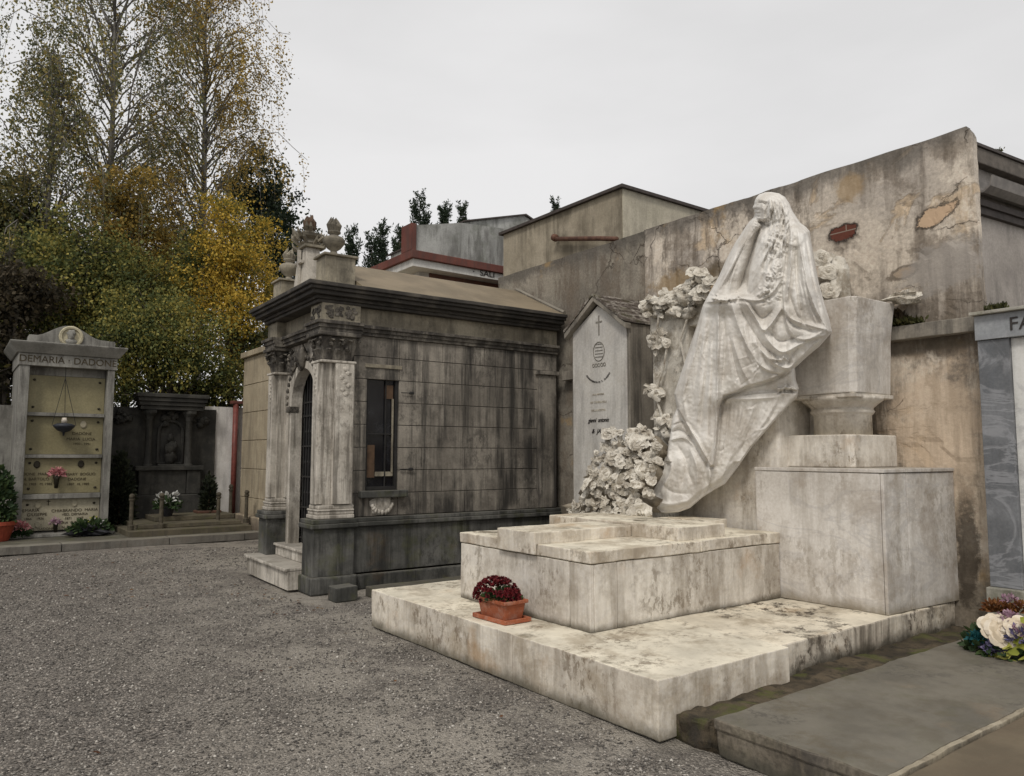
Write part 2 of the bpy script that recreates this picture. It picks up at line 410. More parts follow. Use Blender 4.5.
# moss and dirt strip between the marble platform and the concrete grave
M['dirt'] = stone('mossy_earth', (.05, .04, .027), (.11, .085, .055), blotch=.8, blotch_col=(.02, .018, .013), moss=.8, bump=1, scale=3, rough=1)
props(MB().box(3.42, 7.1, 2.72, 3.2, -.02, .13, .06).build('earth_strip', M['dirt'], rough=.035, smooth=True), kind='structure')
M['kerb'] = stone('kerb_stone', (.11, .103, .09), (.18, .168, .145), streak=.5, blotch=.5, top=(.2, .185, .15), bump=.5, off=2)
M['pave'] = stone('paving', (.08, .073, .058), (.13, .12, .095), blotch=.6, blotch_col=(.05, .05, .03), moss=.5, bump=.5, off=12)
kb = MB()
xx = -9.
while xx < 4.9:
    w = rnd.uniform(1.3, 2.0); kb.box(xx, xx+w-.012, 14.55, 14.85, 0, .13, .2); xx += w
props(kb.build('kerb', M['kerb'], rough=.008, bevel=.008), kind='structure')
props(MB().box(-9, 4.9, 14.85, 18.6, -.02, .125, .4).build('terrace_paving', M['pave'], rough=.006), kind='structure')
# ------------------------------------------------------------------ marble platform
t = thing('grave_platform', 'wide low white marble platform with stained edges under the mourning statue and its tomb', 'platform', (5.2, 4.8, 0))
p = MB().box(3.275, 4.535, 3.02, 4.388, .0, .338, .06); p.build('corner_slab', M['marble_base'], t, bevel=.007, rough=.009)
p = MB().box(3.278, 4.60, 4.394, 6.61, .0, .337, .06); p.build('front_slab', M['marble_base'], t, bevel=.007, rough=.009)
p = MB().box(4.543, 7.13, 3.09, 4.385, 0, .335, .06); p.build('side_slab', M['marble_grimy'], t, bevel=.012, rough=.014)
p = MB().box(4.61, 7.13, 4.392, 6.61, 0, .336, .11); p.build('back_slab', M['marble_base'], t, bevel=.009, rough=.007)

# ------------------------------------------------------------------ tomb chest with the flat cross
t = thing('tomb_chest', 'low white marble tomb chest with a flat cross carved on its lid', 'tomb', (4.9, 4.9, .337))
p = MB().box(3.73, 3.77, 4.30, 5.77, .338, .815, .12)
p.box(3.732, 3.77, 4.075, 4.294, .338, .815, .12); p.box(3.772, 4.0, 4.072, 4.11, .338, .815, .12); p.box(4.006, 6.02, 4.075, 4.115, .338, .815, .12)
p.box(3.775, 6.02, 4.12, 5.77, .338, .80)
p.build('chest', M['marble'], t, bevel=.006, rough=.007)
p = MB().box(3.724, 4.93, 4.066, 5.78, .822, .908, .06); p.box(4.942, 6.03, 4.07, 5.78, .822, .912, .06)
p.build('lid', M['marble_base'], t, bevel=.008, rough=.009)
p = MB().box(3.705, 4.75, 4.66, 5.15, .905, 1.0, .1); p.box(5.372, 6.03, 4.64, 5.17, .91, .99, .1)
p.box(4.76, 5.36, 4.15, 5.78, .905, 1.018, .1)
p.build('cross', M['marble_base'], t, bevel=.008, rough=.009)
p = MB().box(3.685, 3.712, 4.66, 5.15, .83, 1.0, .1); p.build('cross_foot', M['marble_base'], t, bevel=.006, rough=.003)

# ------------------------------------------------------------------ big block under the pedestal
t = thing('marble_block', 'large squared block of veined white marble below the broken pedestal at the wall', 'block', (6.6, 3.7, .337))
p = MB().box(6.03, 6.07, 3.145, 4.315, .339, 1.455, .15)
p.build('front_panel', M['marble_veined'], t, bevel=.005, rough=.003)
p = MB().box(6.033, 6.40, 3.115, 3.142, .339, 1.455, .15); p.prism([(6.412, 3.118, .339), (7.158, 3.068, .339), (7.158, 3.145, .339), (6.412, 3.145, .339)], (0, 0, 1.116))
p.build('side_panel', M['marble_veined'], t, bevel=.005, rough=.003)
MB().box(6.075, 7.13, 3.15, 4.31, .339, 1.45).build('core', M['marble_veined'], t)
MB().prism([(6.024, 3.108, 1.46), (6.4, 3.106, 1.46), (7.158, 3.058, 1.46), (7.158, 4.322, 1.46), (6.024, 4.322, 1.46)], (0, 0, .032)).build('top_slab', M['marble_veined'], t, bevel=.006, rough=.004)

# ------------------------------------------------------------------ pedestal
t = thing('flared_pedestal', 'marble pedestal with flared squared top and round moulded neck on the veined block', 'pedestal', (6.7, 3.75, 1.493))
p = MB().prism([(6.28, 3.57, 1.494), (6.34, 3.51, 1.494), (6.98, 3.47, 1.494), (7.10, 3.55, 1.494), (7.12, 4.27, 1.494), (6.28, 4.27, 1.494)], (0, 0, .29))
p.build('base_tier', M['marble'], t, bevel=.012, rough=.004)
cx, cy = 6.66, 3.80
p = MB().lathe(cx, cy, [(.25,1.785),(.25,1.965),(.265,1.98),(.28,2.0),(.265,2.02),(.27,2.035),(.31,2.07),(.35,2.10),(.355,2.13)], n=36)
p.build('neck', M['marble'], t, smooth=True)
MB().box(6.66, 7.1, 3.78, 4.2, 1.784, 2.12).build('backing', M['marble'], t, rough=.002)
p = MB().prism([(6.33, 3.50, 2.115), (6.97, 3.47, 2.115), (6.97, 4.12, 2.115), (6.33, 4.14, 2.115)], (0, 0, .035))
p.build('fillet', M['marble'], t, bevel=.005)
def flare(z0, z1, n=7):
    mb = MB(); vs = []; fs = []
    for k in range(n+1):
        u_ = k/n; z = z0+(z1-z0)*u_; d = .02*u_+.05*max(0, u_-.55)**1.5*2
        x0, y0 = 6.32-d*.3, 3.485-d*.8; x1, y1 = 6.95+d*.5, 4.16
        c = .05
        vs += [(x0, y0+c, z), (x0+c, y0, z), (x1, y0-.02*u_, z), (x1, y1, z), (x0, y1, z)]
    for k in range(n):
        for i in range(5): j = (i+1) % 5; fs.append((k*5+i, k*5+j, k*5+5+j, k*5+5+i))
    fs.append((4, 3, 2, 1, 0)); fs.append(tuple(n*5+i for i in range(5)))
    return mb.add(vs, fs)
flare(2.152, 3.0).build('shaft', M['marble_veined'], t, bevel=.01, rough=.004)

# broken marble piece lying on the ledge

o = MB().blob((6.99, 3.33, 3.05), (.13, .15, .055), 3, .5, 7).build('marble_fragment', M['carved'])
props(o, 'broken pale marble flower fragment lying on the flared pedestal top', 'fragment')
# rose bunch behind the statue on the pedestal
t = thing('rose_cluster', 'cluster of carved marble roses on the pedestal behind the statue shoulder', 'flower carving', (6.75, 3.85, 3.0))
p = MB(); p.blob((6.75, 3.88, 3.2), (.14, .12, .3), 5, .35, 8); p.build('stem_mass', M['carved'], t, smooth=True)
for (x, y, rr_) in ((821, 259, .09), (828, 272, .085), (830, 290, .09), (817, 285, .075), (822, 300, .08), (831, 303, .07)):
    q = at(x, y, X=6.62); MB().rose(q, rr_, (-.7, -.6, .3), int(x+y)).build('blossom', M['carved'], t)
t['group'] = 'carved marble flowers'

# ------------------------------------------------------------------ marble cross wrapped in roses
def pm(x, y, Y): return at(x, y, Y=Y)
t = thing('marble_cross', 'tall marble cross with roses and vines beside the statue left side', 'cross', (6.2, 5.4, .95))
def cross_pt(x, y): return at(x, y, X=6.35)
pA = cross_pt(657, 440); pB = cross_pt(688, 440)
ys = sorted((pA[1], pB[1])); ymid = sum(ys)/2
p = MB(); p.box(6.35, 6.68, ys[0]-.02, ys[1]+.05, .9, 3.1, .1); p.build('shaft', M['carved'], t, bevel=.02, rough=.012)
p = MB(); zA = cross_pt(672, 300)[2]
p.box(6.37, 6.66, ymid-.5, ymid+.33, zA-.32, zA-.02, .1); p.build('arm', M['carved'], t, bevel=.02, rough=.012)
pt = [(676, 448), (668, 420), (660, 395), (668, 370), (672, 348), (662, 330), (664, 315)]
p = MB().tube([cross_pt(*q)+np.array([-.08, 0, 0]) for q in pt], .014, 6)
p.tube([cross_pt(*q)+np.array([-.06, 0, 0]) for q in [(690, 440), (682, 400), (690, 370), (684, 340), (694, 310), (700, 285)]], .013, 6)
rr = random.Random(5)
for k in range(30):
    q = cross_pt(rr.uniform(660, 700), rr.choice([rr.uniform(296, 315), rr.uniform(300, 440)]))+np.array([-.1, 0, 0])
    if q[1] > ys[1]+.05 and q[2] < zA-.4: continue
    p.leaf(q, (rr.uniform(-.4, .1), rr.uniform(-1, 1), rr.uniform(-1, .6)), (-1, -.5, .3), rr.uniform(.06, .11), .028)
p.build('vine', M['carved'], t)
mb = MB()
for (x, y, r_) in ((650, 308, .09), (662, 304, .1), (675, 302, .1), (688, 300, .11), (699, 296, .1), (696, 284, .09), (705, 280, .09), (660, 343, .08), (657, 391, .06), (666, 424, .09), (674, 436, .09), (680, 312, .09), (692, 312, .08), (660, 315, .06)):
    mb.blob(cross_pt(x, y)+np.array([-.03, 0, 0]), (r_, r_*1.1, r_*.75), int(x+y), .45, 7)
mb.build('blossom_mass', M['carved'], t, smooth=True)
roses_cross = [(647, 307, .07), (655, 301, .085), (664, 306, .07), (672, 300, .085), (680, 303, .07), (688, 298, .08), (695, 303, .07), (702, 296, .07), (650, 316, .055),
               (660, 314, .06), (692, 290, .075), (698, 282, .08), (694, 273, .065), (704, 275, .08), (711, 283, .075), (706, 290, .08), (699, 277, .07), (668, 296, .06), (684, 292, .065), (676, 311, .06),
               (657, 340, .075), (664, 336, .065), (661, 347, .075), (669, 344, .06), (655, 389, .085), (660, 394, .06),
               (659, 416, .06), (667, 420, .07), (676, 425, .065), (672, 434, .07), (681, 418, .055), (663, 428, .06)]
rose_proto = MB().rose((0, 0, 0), 1, (0, 0, 1), 11)
rose_protos = []
for s_ in range(5):
    rq = random.Random(40+s_)
    if s_ in (0, 2, 3): o = MB().rose((0, 0, 0), 1, (0, 0, 1), 20+s_, opened=.5+.25*s_)
    else: o = MB().blob((0, 0, 0), (.55, .5, .35), s_, .5, 6)
    for k_ in range(3 if s_ in (0, 2, 3) else 8):
        a_ = rq.uniform(0, 6.28); D_ = Vector((math.cos(a_), math.sin(a_), rq.uniform(-.2, .9))); o.leaf(D_*.15, D_, Vector((-D_.x*.6, -D_.y*.6, 1))+Vector([rq.uniform(-.4, .4) for _ in range(3)]), rq.uniform(.65, 1.1), rq.uniform(.28, .42))
    for i_, v_ in enumerate(o.v):
        q_ = mnoise.noise_vector(Vector(v_)*1.6+Vector((s_*5, 0, 0))); o.v[i_] = tuple(np.array(v_)+np.array(q_)*.32)
    me = bpy.data.meshes.new('blossom'); me.from_pydata(o.v, [], o.f); me.materials.append(M['carved']); rose_protos.append(me)
def place_rose(name, q, r, nrm, parent, k):
    o = bpy.data.objects.new(name, rose_protos[k % 5]); col.objects.link(o); o.parent = parent
    o.rotation_euler = Vector(nrm).to_track_quat('Z', 'Y').to_euler(); rs_ = random.Random(k*7+3); r *= rs_.uniform(.8, 1.3); o.rotation_euler = (Vector(nrm).to_track_quat('Z', 'Y') @ Matrix.Rotation(rs_.uniform(0, 6.28), 3, 'Z').to_quaternion()).to_euler(); o.scale = (r*rs_.uniform(.8, 1.2), r*rs_.uniform(.8, 1.2), r*rs_.uniform(.8, 1.3))
    o.location = Vector(q)-parent.location
    return o
for k, (x, y, r_) in enumerate(roses_cross):
    place_rose('blossom', cross_pt(x, y)+np.array([-.08, -.03, 0]), r_, (-.7, -.5+rr.uniform(-.4, .4), .45+rr.uniform(-.4, .4)), t, k)

# ------------------------------------------------------------------ heap of carved roses on the chest
hc = at(612, 505, X=5.55)
t = thing('rose_heap', 'heap of pale carved marble roses piled on the tomb chest lid', 'flower carving', (hc[0], hc[1], .98), group='carved marble flowers')
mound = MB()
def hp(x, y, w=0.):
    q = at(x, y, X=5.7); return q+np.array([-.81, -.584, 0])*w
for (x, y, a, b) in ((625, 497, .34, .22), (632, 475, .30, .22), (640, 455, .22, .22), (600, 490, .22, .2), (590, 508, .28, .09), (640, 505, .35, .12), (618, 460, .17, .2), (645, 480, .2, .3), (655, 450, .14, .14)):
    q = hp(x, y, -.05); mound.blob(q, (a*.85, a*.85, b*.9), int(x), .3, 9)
mound.build('mound', M['carved_gap_shade'], t, smooth=True)
rr = random.Random(9)
outline = [(590, 478), (596, 458), (606, 444), (615, 432), (632, 434), (645, 428), (658, 436), (664, 462), (655, 490), (648, 515), (575, 516), (570, 508), (588, 497)]
def inside(pt_, poly):
    x, y = pt_; c = False
    for i in range(len(poly)):
        (x1, y1), (x2, y2) = poly[i], poly[i-1]
        if (y1 > y) != (y2 > y) and x < (x2-x1)*(y-y1)/(y2-y1)+x1: c = not c
    return c
spots = []; tries = 0
while len(spots) < 92 and tries < 9000:
    tries += 1; x, y = rr.uniform(568, 668), rr.uniform(428, 518); r_ = rr.choice((.04, .055, .07, .095))
    if not inside((x, y), outline): continue
    if all((x-a)**2+(y-b)**2 > (42*(r_+c))**2*1.25 for a, b, c in spots): spots.append((x, y, r_))
for k, (x, y, r_) in enumerate(spots):
    u_ = (x-622)/50; v_ = (490-y)/60
    w = .30*math.sqrt(max(0, 1-min(1, u_*u_*.8+max(0, v_)**2*.7)))+.08+rr.uniform(-.05, .09)
    n_ = Vector((-.81, -.584, 0))+Vector((.584, -.811, 0))*u_*.9+Vector((0, 0, 1))*(v_*.5+.3)+Vector([rr.uniform(-.35, .35) for _ in range(3)])
    place_rose('blossom', hp(x, y, w), r_*.8, n_, t, k)
lf = MB()
for k in range(170):
    x, y = rr.uniform(572, 664), rr.uniform(434, 516)
    if not inside((x, y), outline): continue
    u_ = (x-622)/50; v_ = (490-y)/60
    w = .30*math.sqrt(max(0, 1-min(1, u_*u_*.8+max(0, v_)**2*.7)))+.06
    lf.leaf(hp(x, y, w), [rr.uniform(-1, 1) for _ in range(3)], (-.8, -.58, .4), rr.uniform(.05, .1), .028)
lf.build('carved_leaves', M['carved'], t)
# ------------------------------------------------------------------ the seated, veiled marble woman: carved as a height field of
# body volumes, cloth layers and fold strokes (drawn in centimetres on a plane through the statue), then given a full back
SP = np.array([6.20, 3.62, 0]); SN = np.array([-.965, -.262, 0])
def spt(x, y, w):
    """points (arrays x, y in cm-like units) -> world, w metres in front of the statue plane"""
    d = _fw[None]+((x-512)/F_PX)[:, None]*_r2[None]-((y-388)/F_PX)[:, None]*_u2[None]
    t = (((SP-EYE)@SN)+w)/(d@SN)
    return EYE[None]+d*t[:, None]
def seg_d(X, Y, a, b):
    ax, ay = a; bx_, by_ = b; dx, dy = bx_-ax, by_-ay
    t = np.clip(((X-ax)*dx+(Y-ay)*dy)/(dx*dx+dy*dy+1e-9), 0, 1)
    return np.hypot(X-ax-t*dx, Y-ay-t*dy), t
def poly_sd(X, Y, poly):
    d = np.full(X.shape, 1e9); ins = np.zeros(X.shape, bool)
    for i in range(len(poly)):
        a, b = poly[i-1], poly[i]; q, _ = seg_d(X, Y, a, b); d = np.minimum(d, q)
        c = ((a[1] > Y) != (b[1] > Y)) & (X < (b[0]-a[0])*(Y-a[1])/((b[1]-a[1]) or 1e-9)+a[0]); ins ^= c
    return np.where(ins, d, -d)
def smooth_poly(poly, n=2):
    for _ in range(n):
        q = []
        for i in range(len(poly)):
            a, b = poly[i], poly[(i+1) % len(poly)]
            q += [(a[0]*.8+b[0]*.2, a[1]*.8+b[1]*.2), (a[0]*.2+b[0]*.8, a[1]*.2+b[1]*.8)]
        poly = q
    return poly
def spline(pts, n=10):
    P = [np.array(p, float) for p in pts]; P = [2*P[0]-P[1]]+P+[2*P[-1]-P[-2]]; out = []
    for i in range(1, len(P)-2):
        for k in range(n):
            t = k/n; out.append(.5*((2*P[i])+(P[i+1]-P[i-1])*t+(2*P[i-1]-5*P[i]+4*P[i+1]-P[i+2])*t*t+(-P[i-1]+3*P[i]-3*P[i+1]+P[i+2])*t**3))
    out.append(P[-2]); return out
OUT = [(771,192),(765,192.3),(759,194.5),(756,198),(754.6,201.5),(754.3,204),(752.4,208),(754.6,210),(754.2,212),(755,213.6),(754.4,215.3),(753.6,217.3),(751.6,219.3),(749,222),(746.5,225.5),
       (735.5,242),(726,260),(719,276),(710,292),(703,305),(697,325),(690,346),(682,370),(674,394),(677,408),(672,420),(671,430),(668,448),(664,469),(656,484),(649,496),(648,508),(651,512.5),(664,513.5),
       (679,512),(690,508),(703,497),(714,490),(725,484),(738,467),(751,448),(772,424),(790,404),(797,398),(799,388),(796,380),(795,368),(808,356),(820,346),(832,332),(829,318),(825,305),(819,284),(815,262),
       (811.5,243),(809.6,231),(806,227),(800,222.5),(793,212),(789,203),(785,197),(779,193.3)]
GS = .62
gx_ = np.arange(644, 838, GS); gy_ = np.arange(188, 518, GS); GX, GY = np.meshgrid(gx_, gy_)
sdO = poly_sd(GX, GY, OUT)
def cap(pts):      # pts: (x, y, radius cm, w0 cm) chain
    H = np.full(GX.shape, -50.)
    for p, q in zip(pts[:-1], pts[1:]):
        d, t = seg_d(GX, GY, p[:2], q[:2]); r = p[2]+(q[2]-p[2])*t; w0 = p[3]+(q[3]-p[3])*t
        H = np.maximum(H, w0+np.where(d < r, np.sqrt(np.maximum(r*r-d*d, 0)), -(d-r)*1.2))
    return H
caps = [cap([(769,206,14,8),(771,212,14,8)]), cap([(762,204,8.5,11),(762,212,8,11)]), cap([(776,205,14,7),(788,232,15,9)]),
        cap([(778,246,22,8),(773,275,25,8),(772,302,26,8)]), cap([(796,238,12,11),(802,262,15,14),(806,292,18,16)]), cap([(804,292,20,12),(806,335,24,14)]),
        cap([(752,222,9,7),(739,248,13,5),(720,292,17,8)]), cap([(790,332,30,12),(750,322,28,17),(715,320,24,20)]),
        cap([(714,320,24,20),(700,380,22,18),(697,440,20,14),(694,465,14,8)]), cap([(690,435,20,8),(676,497,16,-2)]),
        cap([(758,345,24,20),(790,345,26,20)]), cap([(752,412,17,3),(722,470,8,3)])]
K = 3.0
stk = np.stack(caps); mxk = stk.max(0); H = mxk+K*np.log(np.exp((stk-mxk)/K).sum(0))*.6
H = np.maximum(H, 5)
CPs = [(703,300,24),(717,302,28),(740,305,28),(770,312,30),(800,300,30),(825,300,24),(832,330,22),(812,340,26),(790,345,27),(760,330,30),(691,346,14),(703,346,21),(717,350,27),(740,350,28),(762,366,25),(795,366,20),
       (674,394,5),(688,394,12),(702,400,18),(717,400,21),(713,470,11),(700,440,13),(682,417,6),(690,440,6),(672,430,4),(664,469,2),(680,470,7),(649,508,2),(665,500,4),(682,500,5),(713,493,4),(702,485,6),
       (724,405,12),(748,402,12),(775,398,9),(797,396,6),(740,430,9),(772,424,4),(751,446,4),(728,460,7),(725,484,3)]
cp_ = np.array(CPs, float); dd_ = np.hypot(cp_[:, None, 0]-cp_[None, :, 0], cp_[:, None, 1]-cp_[None, :, 1])
A_ = np.block([[dd_**1.5+np.eye(len(cp_))*4, np.c_[np.ones(len(cp_)), cp_[:, :2]]], [np.c_[np.ones(len(cp_)), cp_[:, :2]].T, np.zeros((3, 3))]])
wts = np.linalg.solve(A_, np.r_[cp_[:, 2], 0, 0, 0]); Hr = wts[-3]+wts[-2]*GX+wts[-1]*GY
for w_, c_ in zip(wts[:-3], cp_): Hr += w_*np.hypot(GX-c_[0], GY-c_[1])**1.5
bl_ = np.clip((GY-292)/26, 0, 1); bl_ = bl_*bl_*(3-2*bl_); H = H*(1-bl_)+np.clip(Hr, 2, 34)*bl_
def layer(poly, t, sharp=1.3, L=None, n=2):
    global H
    sd = poly_sd(GX, GY, smooth_poly(poly, n)); s_ = np.clip(sd/sharp, 0, 1); s_ = s_*s_*(3-2*s_)
    H = H+t*s_*(1 if L is None else np.exp(-np.maximum(sd, 0)/L))
    # undercut shade line just outside the hem is real: a shallow groove
    H = H-.35*t*np.exp(-((sd+1.6)/1.6)**2)
def stroke(pts, amp, wd, taper=True):
    global H
    P = spline(pts, 6); best = np.full(GX.shape, 1e9); T = np.zeros(GX.shape); n = len(P)-1
    x0 = min(p[0] for p in P)-wd*3; x1 = max(p[0] for p in P)+wd*3; y0 = min(p[1] for p in P)-wd*3; y1 = max(p[1] for p in P)+wd*3
    i0, i1 = np.searchsorted(gy_, (y0, y1)); j0, j1 = np.searchsorted(gx_, (x0, x1)); X = GX[i0:i1, j0:j1]; Y = GY[i0:i1, j0:j1]
    if X.size == 0: return
    best = np.full(X.shape, 1e9); T = np.zeros(X.shape)
    for i in range(n):
        d, t = seg_d(X, Y, P[i], P[i+1]); m_ = d < best; best = np.where(m_, d, best); T = np.where(m_, (i+t)/n, T)
    a = 1.38*amp*(.4*np.exp(-(best/wd)**2)+.6*np.exp(-best/wd*1.9))
    if taper: a = a*np.clip(np.sin(np.pi*np.clip(T*.9+.05, 0, 1))*1.7, 0, 1)
    H[i0:i1, j0:j1] += a
# cloth layers, bottom up
layer([(720,398),(760,392),(799,392),(797,398),(772,424),(751,448),(725,484),(712,492),(706,470),(716,440)], 3.5, 1.5)
layer([(668,428),(684,420),(700,440),(714,474),(705,500),(679,514),(640,520),(640,490),(662,468)], 3, 1.5)
layer([(640,170),(640,380),(668,394),(682,417),(698,446),(713.5,472),(716.5,440),(721,397),(736,392.5),(748,386),(762,383),(778,377),(795,366),(850,335),(850,170)], 8, 1.1, n=1)
layer([(786,330),(800,343),(838,333),(822,262),(812,220),(797,220),(786,206),(783,225),(786,262),(781,290)], 4, 1.4)
layer([(784,222),(787,245),(786,262),(783,280),(774,293),(764,301),(752,302),(740,299),(700,305),(700,290),(748,215),(757,222),(768,226)], 3, 1.2)
layer([(771,185),(759,193),(765,196),(768,203),(769,212),(768,220),(773,232),(784,244),(800,250),(812,225),(796,190)], 1.5, 2.5)
# folds
hr0 = random.Random(77)
S_ = stroke
for pts, a, w in [
 ([(706,300),(697,345),(684,392),(688,425)], 1.8, 2.4), ([(718.5,300),(718,350),(717,410),(714,468)], 4.6, 1.7), ([(711,305),(706,365),(700,440)], -2.0, 2.6),
 ([(701,325),(690,370),(681,400)], 1.4, 1.8), ([(697,340),(687,378)], -1.2, 1.6), ([(706,320),(700,380),(697,430)], 1.5, 1.8), ([(723.5,306),(725,350),(722,390)], -3.2, 3),
 ([(713,330),(711,400),(708,450)], -1.6, 1.4),
 ([(731,302),(741,332),(757,362),(775,374)], 4.2, 3.2), ([(738,302),(752,330),(768,350),(786,360)], -3.4, 3.4), ([(745,301),(756,318),(764,330),(774,320),(783,305)], 4.0, 2.2), ([(750,303),(762,318),(774,308)], -3.6, 3.0),
 ([(762,330),(772,345),(783,352),(797,346),(822,332)], 3.4, 2.6), ([(768,330),(780,341),(800,336)], -3, 2.8), ([(757,345),(770,360),(786,368),(797,362)], 2.8, 2.2), ([(750,352),(764,370),(783,376)], -3, 2.4),
 ([(783,305),(790,318),(812,326),(829,330)], 2.4, 2.4), ([(783,312),(795,326),(815,332)], -2.4, 2.2), ([(733,340),(741,366),(750,384)], 2.4, 2.2), ([(729,335),(734,362),(741,386)], -2, 2),
 ([(800,345),(792,356),(788,366)], -2, 2.2), ([(830,331),(812,346),(797,362)], 2.2, 1.8),
 ([(797,226),(803,262),(812,300),(828,331)], 3.6, 2.0), ([(791,226),(791,262),(787,300)], 3.4, 2.0), ([(796,240),(797,285),(803,322)], -3.4, 2.3), ([(805,232),(811,270),(821,314)], -2.6, 1.8),
 ([(788,232),(786,275),(782,300)], -3.2, 2.0), ([(808,236),(815,280),(825,316)], 1.8, 1.5), ([(801,262),(806,295),(817,326)], 1.9, 1.6), ([(788,290),(797,315),(812,330)], -1.8, 2.0),
 ([(751,226),(738,254),(718,292)], 2.0, 2.4), ([(758,232),(749,260),(738,292)], -2.4, 3.0), ([(744,246),(731,272),(722,290)], -1.2, 2), ([(748,240),(735,268),(728,292)], 1.1, 1.4),
 ([(764,256),(755,275),(745,295)], 1.8, 2.2), ([(775,262),(768,285),(752,300)], 1.6, 2), ([(780,270),(773,288),(758,300)], -1.4, 1.6), ([(768,264),(760,283),(748,297)], -1.4, 1.6),
 ([(672,424),(682,421),(690,428)], 3, 2), ([(669,433),(680,430),(692,438)], -2.5, 1.8), ([(670,440),(684,438),(694,446)], 2.6, 1.8), ([(678,446),(686,462),(682,488)], -3.0, 3.6),
 ([(667,452),(671,470),(661,490)], 2.2, 2.6), ([(690,448),(697,468),(697,490)], 3, 3), ([(690,452),(688,470),(693,484)], -2.2, 2.5), ([(652,500),(670,504),(688,500)], 1.5, 2.6), ([(660,482),(672,492),(690,494)], -1.4, 2.6),
 ([(700,470),(704,485),(696,500)], -1.5, 2.5), ([(742,404),(736,440),(722,478)], 2.2, 3), ([(759,404),(750,430),(738,455)], -1.6, 3), ([(776,402),(766,420),(752,440)], 1.4, 2.4), ([(729,404),(726,440),(715,478)], -1.6, 2.4),
 ([(797,398),(772,424),(751,448),(725,484)], 2.2, 1.6), ([(722,398),(748,399),(780,397)], 1.2, 1.6)]:
    S_(pts, a, w)
for k in range(26):       # finer run of folds down the skirt and the cloak
    u_ = (k+.5)/26; x0 = 702+u_*24; x1 = 676+u_*44+hr0.uniform(-3, 3)
    S_([(x0, 306+hr0.uniform(0, 25)), ((x0+x1)/2+hr0.uniform(-2, 2), 350), (x1, hr0.uniform(380, 425))], hr0.choice((.5, -.6, .4)), hr0.uniform(.9, 1.7))
for k in range(16):
    u_ = (k+.5)/16; x0 = 786+u_*20
    S_([(x0, 236+hr0.uniform(0, 20)), (x0+u_*4, 275), (785+u_*44, hr0.uniform(305, 338))], hr0.choice((.9, -1.0, .7)), hr0.uniform(.9, 1.7))
for k in range(12):
    u_ = (k+.5)/12; S_([(752-u_*4, 226+u_*6), (738-u_*2+k%3, 256), (714+u_*22, 293)], hr0.choice((.8, -.9)), 1.2)
for k in range(14):
    u_ = (k+.5)/14; S_([(725+u_*66, 402), (724+u_*50, 425), (716+u_*36, 480-u_*50)], hr0.choice((.8, -.9, .6)), 1.6)
for k in range(12):
    u_ = (k+.5)/12; S_([(735+u_*60, 318+u_*4), (742+u_*50, 345), (752+u_*44, 372-u_*4)], hr0.choice((.7, -.9)), 1.8)
# the face under the veil: brow, eye, nose, lips, chin, and the hand that props it
for pts, a, w in [([(757,199),(761,199.5),(766,201)], .9, 1.3), ([(758.5,202.8),(762,203),(765,203.8)], -1.5, 1.25), ([(760.5,203.6),(763,203.8)], .7, .7),
                  ([(756.5,200),(755,205),(754,208.5)], 1.3, 1.2), ([(754.5,209.6),(758,209.8)], -.8, .8), ([(755.5,211.6),(758.5,211.8)], .8, .7), ([(755.5,213.1),(759.5,213.2)], -1.0, .6),
                  ([(755.8,214.5),(758.5,214.6)], .8, .7), ([(756,216.4),(759,216.6)], -.6, .7), ([(757,218.3),(759,218.4)], 1.2, 1.4), ([(762.5,208),(764,210)], .8, 2.2),
                  ([(760,219.5),(768,217),(770,208)], .8, 1.1), ([(759,222.5),(770,221),(772,212)], -2.2, 1.7)]:
    S_(pts, a*1.45, w*1.1, False)
for k in range(4): S_([(752.5+k*.4, 219.5+k*2.1), (757+k*.3, 219.8+k*2.3), (760.5, 222+k*2.2)], 1.1, .95, False)
S_([(751,222),(754,230),(750,240)], 1.4, 2.2)
S_([(763,224),(761,236),(762,248)], 1.0, 3.5); S_([(758,230),(754,243)], -2, 2.2)
# hair: long wavy locks from the crown down the near side
hr = random.Random(4)
for k in range(46):
    u_ = k/45; x0 = 764+u_*20; ph = hr.uniform(0, 6.28); L_ = hr.uniform(50, 100)*(.75+.25*math.sin(u_*3.1)); pts = []
    for q in range(9):
        v_ = q/8; x = 767+u_*13+(14*u_+2)*(math.sin(min(1, v_*3)*1.57))*.75-v_*v_*(8+10*(1-u_))+1.8*math.sin(ph+v_*11)*min(1, v_*4)
        pts.append((x, 194.5+2*abs(u_-.4)+v_*L_))
    S_(pts, hr.choice((1.3, -1.5, 1.0, -1.1)), hr.uniform(.8, 1.4))
for k in range(80):     # curls and roses tangled in the lower hair
    v_ = hr.random(); x = 780-14*v_+hr.gauss(0, 6); y = 228+76*v_
    t_ = hr.uniform(0, 6.28); r_ = hr.uniform(1, 2.2)
    S_([(x+r_*math.cos(t_+q), y+r_*math.sin(t_+q)) for q in (0, 1.3, 2.6, 3.9)], hr.choice((1.1, .9, -1.2)), 1.2, False)
for k in range(34):      # garland lying in the lap
    x = 712+hr.random()*28; y = 297+3*math.sin((x-712)/9)+hr.gauss(0, 1.5)
    S_([(x, y), (x+hr.uniform(-2, 2), y+hr.uniform(-1.5, 1.5))], hr.choice((2.2, 1.8, -2)), 1.0, False)
for (cx_, cy_) in ((779, 359), (789, 389), (783, 391)):
    for k in range(9): S_([(cx_+hr.gauss(0, 4), cy_+hr.gauss(0, 2)), (cx_+hr.gauss(0, 4), cy_+hr.gauss(0, 2))], hr.choice((2.4, 1.6, -1.8)), 1.1, False)
